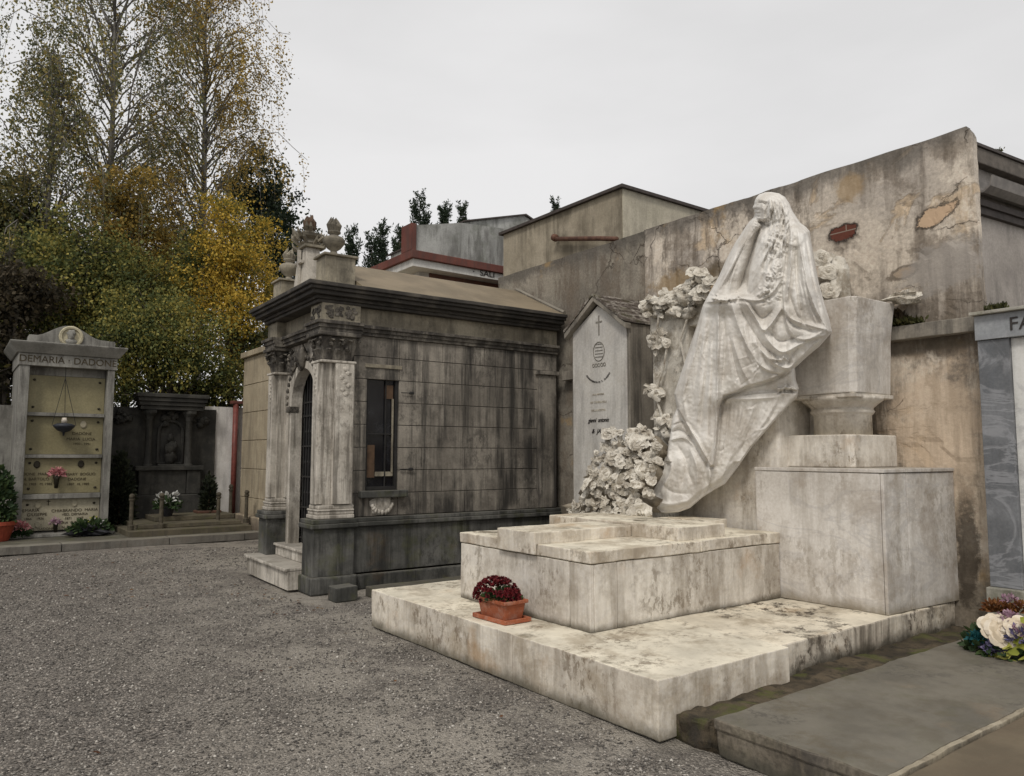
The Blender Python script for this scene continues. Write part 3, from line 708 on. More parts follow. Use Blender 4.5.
for k in range(34):      # shallow crumples across the broad cloth planes
    x = hr.uniform(668, 790); y = hr.uniform(330, 500); L_ = hr.uniform(6, 16); a_ = hr.gauss(1.9 if x < 720 else 2.5, .35)
    S_([(x, y), (x+L_*.5*math.cos(a_)+hr.uniform(-1, 1), y+L_*.5*math.sin(a_)), (x+L_*math.cos(a_), y+L_*math.sin(a_))], hr.choice((.7, -.8, .6)), hr.uniform(.9, 1.6))
# chisel-soft irregularity
nz = np.zeros(GX.shape); prn = np.random.RandomState(2)
for s_, a_ in ((11, .45), (5.5, .4), (2.6, .3), (1.3, .12)):
    hh, ww = int(GY.shape[0]*GS/s_)+3, int(GX.shape[1]*GS/s_)+3; g0 = prn.uniform(-1, 1, (hh, ww))
    yi = (GY-188)/s_; xi = (GX-644)/s_; y0 = yi.astype(int); x0 = xi.astype(int); fy = yi-y0; fx = xi-x0; fy = fy*fy*(3-2*fy); fx = fx*fx*(3-2*fx)
    nz += a_*(g0[y0, x0]*(1-fx)*(1-fy)+g0[y0, x0+1]*fx*(1-fy)+g0[y0+1, x0]*(1-fx)*fy+g0[y0+1, x0+1]*fx*fy)
H += nz; H = np.maximum(H, 4)
Redge = np.clip(9-(GY-330)/15, 3, 9); q = np.clip(sdO/Redge, 0, 1); prof = np.sqrt(np.clip(1-(1-q)**2, 0, 1))
Wf = H*.0098*(.25+.75*prof)*np.clip(sdO/1.2, 0, 1)**.5
Wf *= np.where(GY > 462, np.clip(sdO/7, .35, 1), 1); q = np.clip(sdO/26, 0, 1); Wb = -.42*np.sqrt(np.clip(1-(1-q)**2, 0, 1))
inn = sdO > 0
cellm = inn[:-1, :-1] & inn[1:, :-1] & inn[:-1, 1:] & inn[1:, 1:]
vm = np.zeros(inn.shape, bool)
for a in (slice(0, -1), slice(1, None)):
    for b in (slice(0, -1), slice(1, None)): vm[a, b] |= cellm
full = np.zeros(inn.shape, int)
for a in (slice(0, -1), slice(1, None)):
    for b in (slice(0, -1), slice(1, None)): full[a, b] += cellm
edge = vm & (full < 4)
# snap rim vertices onto the outline
ex, ey = GX[edge], GY[edge]; bd = np.full(ex.shape, 1e9); bx2 = ex.copy(); by2 = ey.copy()
for i in range(len(OUT)):
    a, b = OUT[i-1], OUT[i]; d, t_ = seg_d(ex, ey, a, b); m_ = d < bd; bd = np.where(m_, d, bd)
    bx2 = np.where(m_, a[0]+(b[0]-a[0])*t_, bx2); by2 = np.where(m_, a[1]+(b[1]-a[1])*t_, by2)
VX = GX.copy(); VY = GY.copy(); VX[edge] = bx2; VY[edge] = by2; Wf[edge] = .0; Wb[edge] = 0.
idf = np.full(inn.shape, -1); idf[vm] = np.arange(vm.sum()); nb = vm & ~edge
idb = idf.copy(); idb[nb] = vm.sum()+np.arange(nb.sum())
Vf = spt(VX[vm], VY[vm], Wf[vm]); Vb = spt(VX[nb], VY[nb], Wb[nb])
I, J = np.nonzero(cellm)
Ff = np.stack([idf[I, J], idf[I+1, J], idf[I+1, J+1], idf[I, J+1]], -1)
Fb = np.stack([idb[I, J], idb[I, J+1], idb[I+1, J+1], idb[I+1, J]], -1)
t = thing('mourning_statue', 'seated white marble statue of a veiled woman in draped robes, chin on hand', 'statue', (6.0, 4.6, 1.0))
o = fast_mesh('draped_figure', np.concatenate([Vf, Vb]), np.concatenate([Ff, Fb]), M['statue'], t, smooth=True)

# rough seat block she sits on
p = MB().box(6.14, 7.12, 4.13, 5.35, .6, 2.3, .1); p.build('seat_block', M['marble'], t, bevel=.03, rough=.02)
# ------------------------------------------------------------------ stucco wall behind the monument
def stucco_mat(name, dark=False):
    n = NT(name, .92)
    big = n.noise(.75, 7, .62, n.map((1, 1, 1.2), (3, 1, 0)), .4); mid = n.noise(2.4, 8, .68); fine = n.noise(30, 6, .65)
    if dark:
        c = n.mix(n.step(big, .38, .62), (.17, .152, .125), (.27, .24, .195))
    else:
        c = n.mix(n.step(big, .36, .6), (.38, .335, .285), (.63, .55, .45))
        z = n.math('ADD', n.Z, n.mul(n.math('SUBTRACT', mid, .5), 1.6))
        c = n.mix(n.mul(n.step(z, 3.1, 4.2), .5), c, (.37, .33, .29))
        c = n.mix(n.mul(n.step(z, 2.4, 1.5), .5), c, (.58, .46, .33))
        # patches where the render has fallen: warm buff with a dark rim
        pt = n.noise(1.15, 9, .6, n.map((1, 1, 1.5), (8, 2, 3)), .7)
        rim = n.mul(n.step(pt, .57, .585), n.step(pt, .612, .592)); c = n.mix(n.mul(n.step(pt, .57, .62), .8), c, (.52, .4, .27)); c = n.mix(n.mul(rim, .3), c, (.12, .09, .06))
        n.bump(n.step(pt, .62, .575), .4, .01)
    s1 = n.step(n.noise(6, 8, .68, n.map((1, 1, .1))), .43, .6); s2 = n.step(n.noise(1.1, 5, .6, n.map((1, 1, .6), (0, 4, 2))), .33, .53)
    c = n.mix(n.mul(n.mul(s1, s2), .85), c, (.14, .115, .09))
    c = n.mix(n.mul(n.step(mid, .5, .62), .6), c, (.15, .12, .09)); c = n.mix(n.mul(n.step(n.noise(1.7, 9, .7, n.map((1, 1, .7), (2, 5, 9))), .5, .6), .8), c, (.67, .59, .49) if not dark else (.26, .235, .19))
    z2 = n.math('ADD', n.Z, n.mul(n.math('SUBTRACT', n.noise(4, 7, .7, n.map((1, 1, .4))), .5), .6))
    c = n.mix(n.mul(n.step(z2, 4.28, 4.5), .75), c, (.1, .09, .078))
    # damp and mould rising from the foot and the corner
    z3 = n.math('ADD', n.Z, n.mul(n.math('SUBTRACT', n.noise(2.6, 8, .7), .5), 1.6))
    c = n.mix(n.mul(n.step(z3, 1.1, .35), .7), c, (.075, .065, .048))
    c = n.mix(.22, c, n.ramp(fine, [(.3, gray(0)), (.7, gray(1))]), 'OVERLAY')
    c = n.mix(n.mul(n.step(n.noise(1.8, 5, .6, n.map(off=(1, 7, 3))), .6, .7), .45), c, (.42, .27, .1))
    # hairline cracks running along the render
    dv = n.t.nodes.new('ShaderNodeVectorMath'); dv.operation = 'ADD'; nzc = n.t.nodes.new('ShaderNodeTexNoise'); n._in(nzc.inputs['Vector'], n.P); nzc.inputs['Scale'].default_value = 3; nzc.inputs['Detail'].default_value = 8
    sc_ = n.t.nodes.new('ShaderNodeVectorMath'); sc_.operation = 'SCALE'; sc_.inputs['Scale'].default_value = .7; n._in(sc_.inputs[0], nzc.outputs['Color']); n._in(dv.inputs[0], n.P); n._in(dv.inputs[1], sc_.outputs[0])
    ce = n.voro(.9, 'DISTANCE_TO_EDGE', 'Distance', n.map((1, 1, 1.7), (2, 0, 1), dv.outputs[0])); cm_ = n.mul(n.step(ce, .012, .003), n.step(n.noise(1.1, 4, .5, n.map(off=(3, 3, 8))), .45, .55))
    c = n.mix(n.mul(cm_, .7), c, (.09, .072, .055)); n.bump(n.mul(cm_, -1.), .8, .02)
    def hole(px_, py_, ry, rz, ang=0.):
        q_ = at(px_, py_, X=7.15); dy = n.math('SUBTRACT', n.Y, float(q_[1])); dz = n.math('SUBTRACT', n.Z, float(q_[2]))
        ca, sa = math.cos(ang), math.sin(ang); u_ = n.mul(n.math('ADD', n.mul(dy, ca), n.mul(dz, sa)), 1/ry); v_ = n.mul(n.math('ADD', n.mul(dy, -sa), n.mul(dz, ca)), 1/rz)
        d_ = n.math('SQRT', n.math('ADD', n.mul(u_, u_), n.mul(v_, v_))); return n.math('ADD', d_, n.mul(n.math('SUBTRACT', n.noise(5.5, 9, .75), .5), 2.6)), dy, dz
    if not dark:
        d_, dy, dz = hole(933, 216, .2, .075, -.35)          # a flake of render hanging loose
        c = n.mix(n.mul(n.step(d_, 1.45, 1.0), .5), c, (.13, .1, .075)); c = n.mix(n.step(d_, 1.0, .9), c, (.5, .36, .24)); n.bump(n.step(d_, 1.2, .9), .9, .03)
        d_, dy, dz = hole(903, 272, .13, .05, -.2); c = n.mix(n.mul(n.step(d_, 1.35, 1.0), .8), c, (.11, .085, .06)); c = n.mix(n.step(d_, .8, .6), c, (.34, .27, .2))
        d_, dy, dz = hole(966, 545, .09, .55, 0.); c = n.mix(n.mul(n.step(d_, 1.3, .7), .85), c, (.045, .035, .025))
        d_, dy, dz = hole(935, 430, .38, .65, 0.); c = n.mix(n.mul(n.step(d_, 1.4, .7), .6), c, (.62, .49, .36))
        d_, dy, dz = hole(945, 265, .35, .22, -.3); c = n.mix(n.mul(n.step(d_, 1.2, .8), .7), c, (.3, .275, .25))
        d_, dy, dz = hole(920, 345, .5, .07, 0.); c = n.mix(n.mul(n.step(d_, 1.4, .6), .7), c, (.09, .075, .055))
        d_, dy, dz = hole(848, 187, .14, .12, 0.); c = n.mix(n.mul(n.step(d_, 1.5, .6), .65), c, (.32, .22, .11))
        d_, dy, dz = hole(690, 290, .6, .25, .3); c = n.mix(n.mul(n.step(d_, 1.3, .7), .7), c, (.27, .185, .09))
        d_, dy, dz = hole(740, 268, .5, .12, .1); c = n.mix(n.mul(n.step(d_, 1.3, .8), .7), c, (.1, .075, .045))
        d_, dy, dz = hole(843, 232, .13, .075, -.15); c = n.mix(n.mul(n.step(d_, 1.5, 1.0), .8), c, (.13, .105, .085))
        mort = n.math('MAXIMUM', n.step(n.math('ABSOLUTE', n.math('SUBTRACT', dz, .006)), .007, .003), n.mul(n.step(n.math('ABSOLUTE', n.math('ADD', dy, .03)), .007, .003), n.step(dz, 0.0, .004)))
        c = n.mix(n.step(d_, 1.02, .92), c, n.mix(mort, n.mix(n.noise(25, 5), (.09, .03, .02), (.15, .05, .032)), (.24, .2, .16))); n.bump(n.step(d_, .9, 1.15), 1., .05)
    n.bump(n.math('ADD', n.mul(fine, .3), n.mul(n.noise(7, 6, .65), .7)), .6, .02)
    return n.out(c)
M['stucco'] = stucco_mat('peeling_stucco'); M['stucco_dark'] = stucco_mat('grey_stucco', True)
M['ledge'] = stone('ledge_stone', (.22, .2, .17), (.32, .29, .24), streak=.6, blotch=.5, top=(.2, .18, .14), bump=.5, off=6)
M['brick'] = stone('old_brick', (.14, .045, .03), (.2, .07, .04), blotch=.5, blotch_col=(.1, .06, .04), bump=.7, off=1, scale=3)
t = thing('stucco_wall', 'tall buff stucco wall with peeling plaster patches rising behind the seated statue', 'wall', (7.3, 4.8, 0))
p = MB(); pts = [(7.16, 2.775, 0), (7.16, 2.765, 2.9), (7.16, 2.78, 3.9), (7.16, 2.80, 4.44), (7.16, 2.86, 4.525), (7.16, 4.0, 4.53), (7.16, 6.72, 4.52), (7.16, 6.72, 0)]
def wall_grid(mb, x, y0, y1, z0, z1, cell, back, amp, seed, top=None):
    ny, nz_ = int((y1-y0)/cell), int((z1-z0)/cell); vs = []; fs = []
    for k in range(nz_+1):
        for j in range(ny+1):
            y = y0+(y1-y0)*j/ny; z = z0+(z1-z0)*k/nz_
            q = mnoise.noise(Vector((y*1.3+seed, z*1.6, 0)))
            pt_ = mnoise.fractal(Vector((y*.9+seed, z*1.1, 5)), 1, 2.2, 5)
            dx = amp*q+(-.012*min(1, max(0, (pt_-.1)/.05)))*(amp > .005)
            yy = y
            if j == 0: yy = y+.014*mnoise.noise(Vector((z*2.2, 1, seed)))+.006*mnoise.noise(Vector((z*9, 1, seed)))+(.05*max(0, (z-z1+.12)/.12)**2 if top else 0)
            zz = z+(.012*mnoise.noise(Vector((y*3, 7, seed))) if k == nz_ else 0)
            vs.append((x-dx, yy, zz))
    n0 = len(vs); W2 = ny+1
    for k in range(nz_):
        for j in range(ny): fs.append((k*W2+j, (k+1)*W2+j, (k+1)*W2+j+1, k*W2+j+1))
    # rim and back
    ring = [j for j in range(W2)]+[k*W2+ny for k in range(1, nz_+1)]+[nz_*W2+j for j in range(ny-1, -1, -1)]+[k*W2 for k in range(nz_-1, 0, -1)]
    for r_ in ring: v = vs[r_]; vs.append((x+back, v[1], v[2]))
    L = len(ring)
    for i in range(L): j = (i+1) % L; fs.append((ring[i], ring[j], n0+j, n0+i))
    fs.append(tuple(n0+i for i in range(L)))
    mb.add(vs, fs)
p = MB(); wall_grid(p, 7.16, 2.77, 6.72, 0, 4.53, .045, .09, .012, 3, True)
p.build('wall', M['stucco'], t, smooth=False)
p = MB().box(7.04, 7.16, 2.79, 3.555, 2.67, 2.80, .1); p.box(7.04, 7.16, 4.6, 6.70, 2.67, 2.80, .1)
p.build('ledge', M['ledge'], t, bevel=.008, rough=.006)
# bared bricks where the plaster fell
q0 = at(843, 232, X=7.15)

p = MB()
for r_ in range(3):
    for c_ in range(2):
        y = q0[1]-.13+c_*.125+(r_ % 2)*.03; z = q0[2]-.09+r_*.062
        p.box(7.135, 7.16, y, y+.12, z, z+.058, .03)

# broken plaster lumps hanging by the cracks
def plaster(px_, py_, ry, rz, sd):
    q = at(px_, py_, X=7.14); return MB().blob((7.15, q[1], q[2]), (.022, ry, rz), sd, .6, 10)
for a in ():
    plaster(*a).build('loose_plaster', M['stucco'], t, smooth=True)

# grey continuation of the wall toward the chapel
t = thing('grey_wall', 'soot-streaked grey stucco wall between the chapel and the buff peeling wall', 'wall', (7.3, 8.4, 0))
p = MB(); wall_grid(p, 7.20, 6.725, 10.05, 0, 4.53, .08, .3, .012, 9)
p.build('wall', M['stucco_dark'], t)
MB().box(7.08, 7.21, 6.73, 8.3, 2.67, 2.80, .1).build('ledge', M['ledge'], t, bevel=.008, rough=.006)

# moss and weeds on the ledge
M['weed'] = foliage('weed_leaves', [(.03, .03, .012), (.06, .065, .02), (.1, .09, .03)], freq=6)
M['drygrass'] = foliage('dry_weed', [(.04, .03, .02), (.1, .07, .04), (.15, .12, .06)], freq=6)
def tuft(c, r, n_, mat, name, label, cat, flat=1., L=.05):
    mb = MB(); rr = random.Random(int(c[0]*100+c[1]*77))
    for k in range(n_):
        a = rr.uniform(0, 6.28); q = rr.random()**.6*r
        p0 = Vector((c[0]+math.cos(a)*q*.6, c[1]+math.sin(a)*q*1.3, c[2])); d = Vector((rr.uniform(-1, 1), rr.uniform(-1, 1), rr.uniform(.3, 2)*flat))
        mb.leaf(p0+Vector((0, 0, rr.random()*r*.35*flat)), d, (rr.uniform(-1, 1), rr.uniform(-1, 1), .3), rr.uniform(.6, 1.5)*L, L*.22)
    return props(mb.build(name, mat), label, cat)
q = at(905, 318, X=7.1); tuft((7.09, q[1], 2.80), .14, 260, M['weed'], 'moss_tuft', 'dark moss tuft growing on the wall ledge beside the flared pedestal', 'moss', .7)
q = at(893, 300, X=7.12); tuft((7.12, q[1], 2.83), .09, 120, M['drygrass'], 'dry_weed', 'dry brown weed sprouting between wall ledge and pedestal top', 'weed', 1.6, .09)
q = at(989, 306, X=7.22); tuft((7.2, 2.68, 2.83), .07, 160, M['weed'], 'weed_tuft', 'dark weeds at the broken end of the stucco wall above the marble lintel', 'weed', 1.6, .045)

# ------------------------------------------------------------------ building behind the wall with the rusty pipe
M['back_stucco'] = stone('old_render', (.27, .235, .175), (.36, .315, .24), streak=.75, streak_col=(.1, .085, .06), blotch=.5, blotch_col=(.17, .14, .1), bump=.4, off=21, sfreq=4, top=(.2, .18, .15))
M['back_side'] = stone('plain_render', (.42, .385, .3), (.47, .43, .34), streak=.25, blotch=.2, bump=.2, off=22)
M['dark_edge'] = plain('roof_edge', (.055, .045, .04))
M['rust'] = plain('rusty_pipe', (.08, .035, .024), c2=(.14, .07, .045))
t = thing('back_building', 'plain beige rendered building with a rusty pipe rising behind the grey wall', 'building', (9, 9, 0))
A0 = at(503.5, 235, X=7.36); A1 = at(622, 188.5, X=7.36)
yb0, yb1, zt = A1[1], A0[1], A1[2]
MB().box(7.36, 12.5, yb0+.01, yb1, 0, zt-.0).build('wall', M['back_stucco'], t)
MB().box(7.37, 12.5, yb0-.006, yb0+.009, 0, zt-.0).build('side_wall', M['back_side'], t)
MB().box(7.30, 12.56, yb0-.06, yb1+.06, zt, zt+.045).build('roof_edge', M['dark_edge'], t)
a = at(554, 239, X=7.27); b = at(600, 238.5, X=7.27); c = at(617, 239, X=7.27)
MB().tube([(7.27, a[1], a[2]), (7.27, b[1], b[2]), (7.27, c[1], c[2])], .035, 10).tube([(7.27, a[1]+.01, a[2]+.03), (7.27, a[1]-.05, a[2]+.0)], .055, 10).build('pipe', M['rust'], t, smooth=True)

# ------------------------------------------------------------------ grey building at the far right
M['grey_render'] = stone('grey_render', (.27, .245, .22), (.34, .31, .28), streak=.4, blotch=.35, blotch_col=(.18, .16, .15), bump=.25, off=31, top=(.1, .09, .08))
M['gutter'] = plain('zinc_gutter', (.17, .155, .14), .55, .2)
TB = -.10
t = thing('gutter_building', 'grey rendered building with a half-round gutter behind the right end of the stucco wall', 'building', (8.3, 3.2, 0), TB)
def lp(x, y):
    """pixel -> local coordinates on the building's front plane"""
    d = ray(x, y); n_ = np.array([-math.sin(TB), math.cos(TB), 0]); o_ = np.array([8.3, 3.1, 0])
    P_ = EYE+d*(((o_-EYE)@n_)/(d@n_)); v = P_-o_; return (v[0]*math.cos(TB)+v[1]*math.sin(TB), v[2])
zt_ = lp(1005, 157)[1]; z1_ = lp(1005, 172)[1]; zg = lp(1005, 190)[1]; zc = lp(1005, 213)[1]; x0_ = lp(979, 200)[0]
p = MB().box(x0_, 7, 0, 5, 0, zt_-.02); p.build('wall', M['grey_render'], t, local=True)
p = MB().box(x0_-.05, 7, -.1, -.002, z1_, zt_, .4); p.build('roof_fascia', plain('dark_fascia', (.1, .085, .07)), t, local=True, bevel=.01)
p = MB().box(x0_-.06, 7.1, -.12, 5, zt_, zt_+.03); p.build('roof', M['dark_edge'], t, local=True)
vs = []; fs = []
gp = MB(); prof = [(-.02, zg+.07), (-.02, zg-.03), (-.06, zg-.11), (-.14, zg-.13), (-.21, zg-.08), (-.235, zg+.02), (-.22, zg+.02), (-.2, zg-.06), (-.14, zg-.11), (-.07, zg-.09), (-.035, zg-.02), (-.035, zg+.07)]
gp.prism([(x0_+.02, y, z) for y, z in prof], (6.5, 0, 0)); gp.build('gutter', M['gutter'], t, local=True)
p = MB().box(x0_, 7, -.05, -.002, zc-.05, zc+.02); p.box(x0_, 7, -.08, -.002, zc+.022, zc+.08); p.build('moulding', M['dark_edge'], t, local=True)
tf = lp(1000, 147)
tuft((8.3+tf[0], 3.1, zt_+.04), .05, 40, M['weed'], 'roof_weed', 'small green weed growing on the roof edge of the gutter building', 'weed', 1.0, .03)

# ------------------------------------------------------------------ grey-blue marble family tomb at the right edge
M['blue_marble'] = stone('blue_grey_marble', (.12, .125, .133), (.19, .197, .208), streak=.15, blotch=.3, blotch_col=(.09, .1, .115), vein=.7, vein_col=(.3, .305, .32), rough=.45, bump=.1, off=41, scale=1.2)
M['lintel'] = stone('lintel_marble', (.27, .285, .3), (.36, .37, .38), streak=.2, blotch=.3, blotch_col=(.2, .21, .22), vein=.3, rough=.5, bump=.1, off=43, top=(.5, .47, .42))
M['white_marble'] = stone('white_panel', (.6, .6, .57), (.68, .67, .64), streak=.1, blotch=.2, vein=.3, rough=.4, bump=.1, off=44)
M['concrete'] = stone('concrete', (.3, .29, .25), (.4, .38, .33), streak=.4, blotch=.5, top=(.33, .32, .28), moss=.3, bump=.5, off=45)
M['letter_dark'] = plain('dark_lettering', (.035, .03, .028))
t = thing('family_tomb', 'grey-blue veined marble wall tomb with dark FA letters at right edge', 'tomb', (6.95, 1.8, 0))
MB().box(6.95, 7.15, 2.50, 2.735, .53, 2.565, .3).build('pilaster', M['blue_marble'], t, bevel=.004)
MB().box(6.93, 7.15, .8, 2.745, 2.568, 2.775, .3).build('lintel', M['lintel'], t, bevel=.004)
MB().box(6.88, 7.5, .75, 2.765, 2.778, 2.805, .3).build('cap', M['concrete'], t, bevel=.005)
MB().box(6.99, 7.15, .8, 2.498, .53, 2.565).build('panel', M['white_marble'], t, bevel=.003)
MB().box(6.90, 7.6, .7, 2.75, 0, .528, .2).build('base', M['concrete'], t, bevel=.008, rough=.005)
MB().box(7.155, 7.6, .8, 2.70, .53, 2.775).build('body', M['concrete'], t)
q = at(1018, 328, X=6.92)
text_mesh('FA', .155, (6.926, at(1009, 330, X=6.93)[1], at(1012, 330, X=6.93)[2]), (0, -1, 0), (0, 0, 1), .003, 'LEFT').build('lettering', M['letter_dark'], t)

# ------------------------------------------------------------------ flat concrete graves in the right foreground
M['slab_dark'] = stone('grave_slab', (.12, .1, .075), (.19, .165, .13), crisp=.5, speck=.45, streak=.6, blotch=.5, blotch_col=(.1, .085, .06), top=(.165, .15, .12), rust=.15, moss=.12, foot=(.0, .1, .7), bump=.45, off=51)
M['slab_edge'] = stone('dirty_mortar', (.3, .26, .19), (.42, .37, .28), blotch=.7, blotch_col=(.16, .13, .09), bump=.6, off=47, scale=3)
M['slab_brown'] = stone('brown_slab', (.22, .18, .13), (.3, .25, .18), streak=.5, blotch=.6, blotch_col=(.12, .09, .06), top=(.15, .12, .08), rust=.3, bump=.5, off=53)
t = thing('concrete_grave', 'flat grey concrete grave slab beside the marble platform, flowers at its far end', 'grave', (5, 2.3, 0))
p = MB().box(3.375, 6.88, 1.80, 2.72, .135, .195, .06); p.build('slab', M['slab_dark'], t, bevel=.012, rough=.014)
p = MB().box(3.385, 6.88, 1.80, 2.71, 0, .144, .06); p.build('base', M['slab_dark'], t, bevel=.01, rough=.03)
p = MB().box(3.36, 6.86, 1.765, 1.793, .14, .199, .05); p.build('edge_strip', M['slab_edge'], t, bevel=.004, rough=.012)
t = thing('brown_grave', 'brownish flat concrete grave at the bottom right corner of the picture', 'grave', (5, 1.2, 0))
p = MB().box(3.45, 6.88, .5, 1.75, .12, .19, .12); p.build('slab', M['slab_brown'], t, bevel=.008, rough=.008)
MB().box(3.5, 6.88, .5, 1.75, 0, .118, .12).build('base', M['slab_brown'], t, rough=.008)
o = MB().box(3.40, 3.62, 2.76, 2.98, 0, .16, .05).build('rubble_stone', M['dirt'], bevel=.03, rough=.06)
props(o, 'mossy rough stone wedged between the marble platform corner and the concrete grave', 'stone')
# ------------------------------------------------------------------ chapel mausoleum (local: x = into depth along its side, y = along its front)
M['ch_plinth'] = stone('sooty_plinth', (.055, .055, .05), (.14, .137, .125), crisp=.5, streak=.95, streak_col=(.02, .02, .018), blotch=.5, blotch_col=(.028, .03, .024), top=(.12, .115, .1), rust=.12, moss=.3, bump=.4, off=61, sfreq=5)
M['ch_wall'] = stone('sooty_blocks', (.17, .152, .127), (.29, .262, .22), crisp=.5, streak=.98, streak_col=(.035, .032, .028), blotch=.55, blotch_col=(.075, .065, .055), bump=.5, off=63, sfreq=5, top=(.15, .13, .11))
M['ch_light'] = stone('pale_pilaster', (.42, .385, .33), (.58, .54, .475), streak=.7, streak_col=(.09, .078, .062), crisp=.45, blotch=.4, blotch_col=(.2, .18, .15), bump=.4, off=65, top=(.4, .37, .32), sfreq=12)
M['ch_cap'] = stone('sooty_carving', (.06, .053, .043), (.2, .18, .15), crisp=.8, streak=.8, streak_col=(.025, .022, .02), blotch=.7, blotch_col=(.03, .027, .024), bump=.6, off=66, scale=3)
M['ch_frieze'] = stone('streaked_frieze', (.2, .175, .13), (.32, .285, .215), streak=.55, streak_col=(.05, .045, .036), crisp=.4, blotch=.4, blotch_col=(.07, .062, .05), bump=.4, off=68, sfreq=4, top=(.2, .18, .15))
M['ch_cornice'] = stone('black_cornice', (.03, .027, .024), (.065, .058, .05), streak=.5, blotch=.4, blotch_col=(.16, .14, .11), bump=.5, off=70, top=(.3, .265, .19))
M['ch_roof'] = stone('roof_cement', (.15, .12, .08), (.22, .18, .12), blotch=.4, blotch_col=(.18, .15, .1), top=(.23, .185, .125), bump=.4, off=71)
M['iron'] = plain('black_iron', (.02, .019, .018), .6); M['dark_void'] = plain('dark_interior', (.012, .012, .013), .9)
M['wood'] = plain('brown_wood', (.08, .048, .028)); M['marble_s'] = M['ch_light']
CP = np.array([3.417, 8.386, 0]); CT = -.0259
ch = thing('chapel_mausoleum', 'sooty grey stone chapel mausoleum with pale pilasters and urns', 'mausoleum', tuple(CP), CT)
def B(mb, name, mat, **k): return mb.build(name, M[mat], ch, local=True, **k)
LEN, WID = 3.66, 2.06
# plinth
p = MB()
for b0, b1 in ((0, .36), (1.70, WID)):
    p.box(.0, .5, b0, b1, .2, .745, .1)
p.box(.5, LEN, .06, WID-.04, .2, .745, .15); p.box(.30, .5, .36, 1.70, .0, .42)
B(p, 'plinth', 'ch_plinth', bevel=.006, rough=.004)
p = MB()
for b0, b1 in ((-.035, .39), (1.67, WID+.035)): B(MB().box(-.035, .535, b0, b1, 0, .2, .1), 'base_moulding', 'ch_plinth', bevel=.02, rough=.008)
p.box(.535, LEN, .03, .1, 0, .18, .12); B(p, 'base_moulding', 'ch_plinth', bevel=.02, rough=.008)
B(MB().box(3.3, 3.6, .06, .13, .86, 2.74, .15).box(3.26, 3.64, .03, .13, 2.742, 2.8, .1), 'end_pilaster', 'ch_wall', bevel=.008, rough=.004)
p = MB()
for b0, b1 in ((-.04, .40), (1.66, WID+.04)): p.box(-.04, .54, b0, b1, .748, .80, .1); p.box(-.025, .525, b0+.015, b1-.015, .80, .85, .1)
p.box(.54, LEN, .015, .1, .748, .80, .12); p.box(.525, LEN, .03, .11, .80, .85, .12)
B(p, 'plinth_cap', 'ch_plinth', bevel=.01, rough=.003)
# side wall of large blocks
p = MB(); zs = [.852, 1.13, 1.41, 1.69, 1.97, 2.25, 2.53, 2.81, 3.06]
WX0, WX1, WZ0, WZ1 = .68, 1.12, 1.17, 2.67
cutsA = [.5, 1.12, 1.75, 2.4, 2.9, LEN]; cutsB = [.5, 1.12, 1.45, 2.1, 2.62, 3.2, LEN]
for k in range(len(zs)-1):
    cuts = cutsA if k % 2 else cutsB
    for i in range(len(cuts)-1):
        x0, x1 = cuts[i], cuts[i+1]; z0, z1 = zs[k]+.003, zs[k+1]-.004; dpt = rnd.uniform(-.003, .003)
        if x0 < .6:
            segs = [(x0, WX0, z0, z1)] if z0 > WZ0-.2 and z1 < WZ1+.1 and z0 >= 1.1 else None
            if segs is None:
                p.box(x0, x1-.004, .12+dpt, .3, z0, z1); continue
            p.box(x0, WX0, .12+dpt, .3, z0, z1)
        else: p.box(x0+.002, x1-.003, .12+dpt, .3, z0, z1)
B(p, 'block_wall', 'ch_wall', bevel=.004, rough=.0)
p = MB().box(1.13, LEN, .14, .32, .86, 3.06); p.box(.5, .66, .14, .32, .86, 3.06); p.box(.5, LEN, WID-.12, WID-.04, .86, 3.06); p.box(LEN-.1, LEN, .3, WID-.1, .86, 3.06); p.box(.66, 1.13, .14, .3, .86, 1.15); p.box(.66, 1.13, .14, .3, 2.7, 3.06)
B(p, 'inner_wall', 'ch_plinth')
# side window
w = B(MB().box(WX0+.002, WX0+.03, .15, .2, WZ0, WZ1).box(WX1-.04, WX1-.002, .15, .2, WZ0, WZ1).box(WX0+.03, WX1-.04, .15, .2, WZ0, WZ0+.04).box(WX0+.03, WX1-.04, .15, .2, WZ1-.04, WZ1), 'window', 'iron')
def sub(mb, name, mat, par, **k):
    o = mb.build(name, M[mat], par, local=True, **k); return o
gm = NT('dusty_glass', .12); gm.b.inputs['Specular IOR Level'].default_value = .5
M['glass_dark'] = gm.out(gm.mix(gm.step(gm.noise(5, 6, .7), .45, .7), (.006, .006, .008), (.02, .021, .025)))
sub(MB().box(WX0+.03, WX1-.04, .19, .194, WZ0+.04, WZ1-.04), 'pane', 'glass_dark', w)
sub(MB().box(WX0+.27, WX0+.285, .165, .185, WZ0+.04, WZ1-.04).box(WX0+.03, WX1-.04, .166, .184, 1.85, 1.865), 'glazing_bar', 'iron', w)
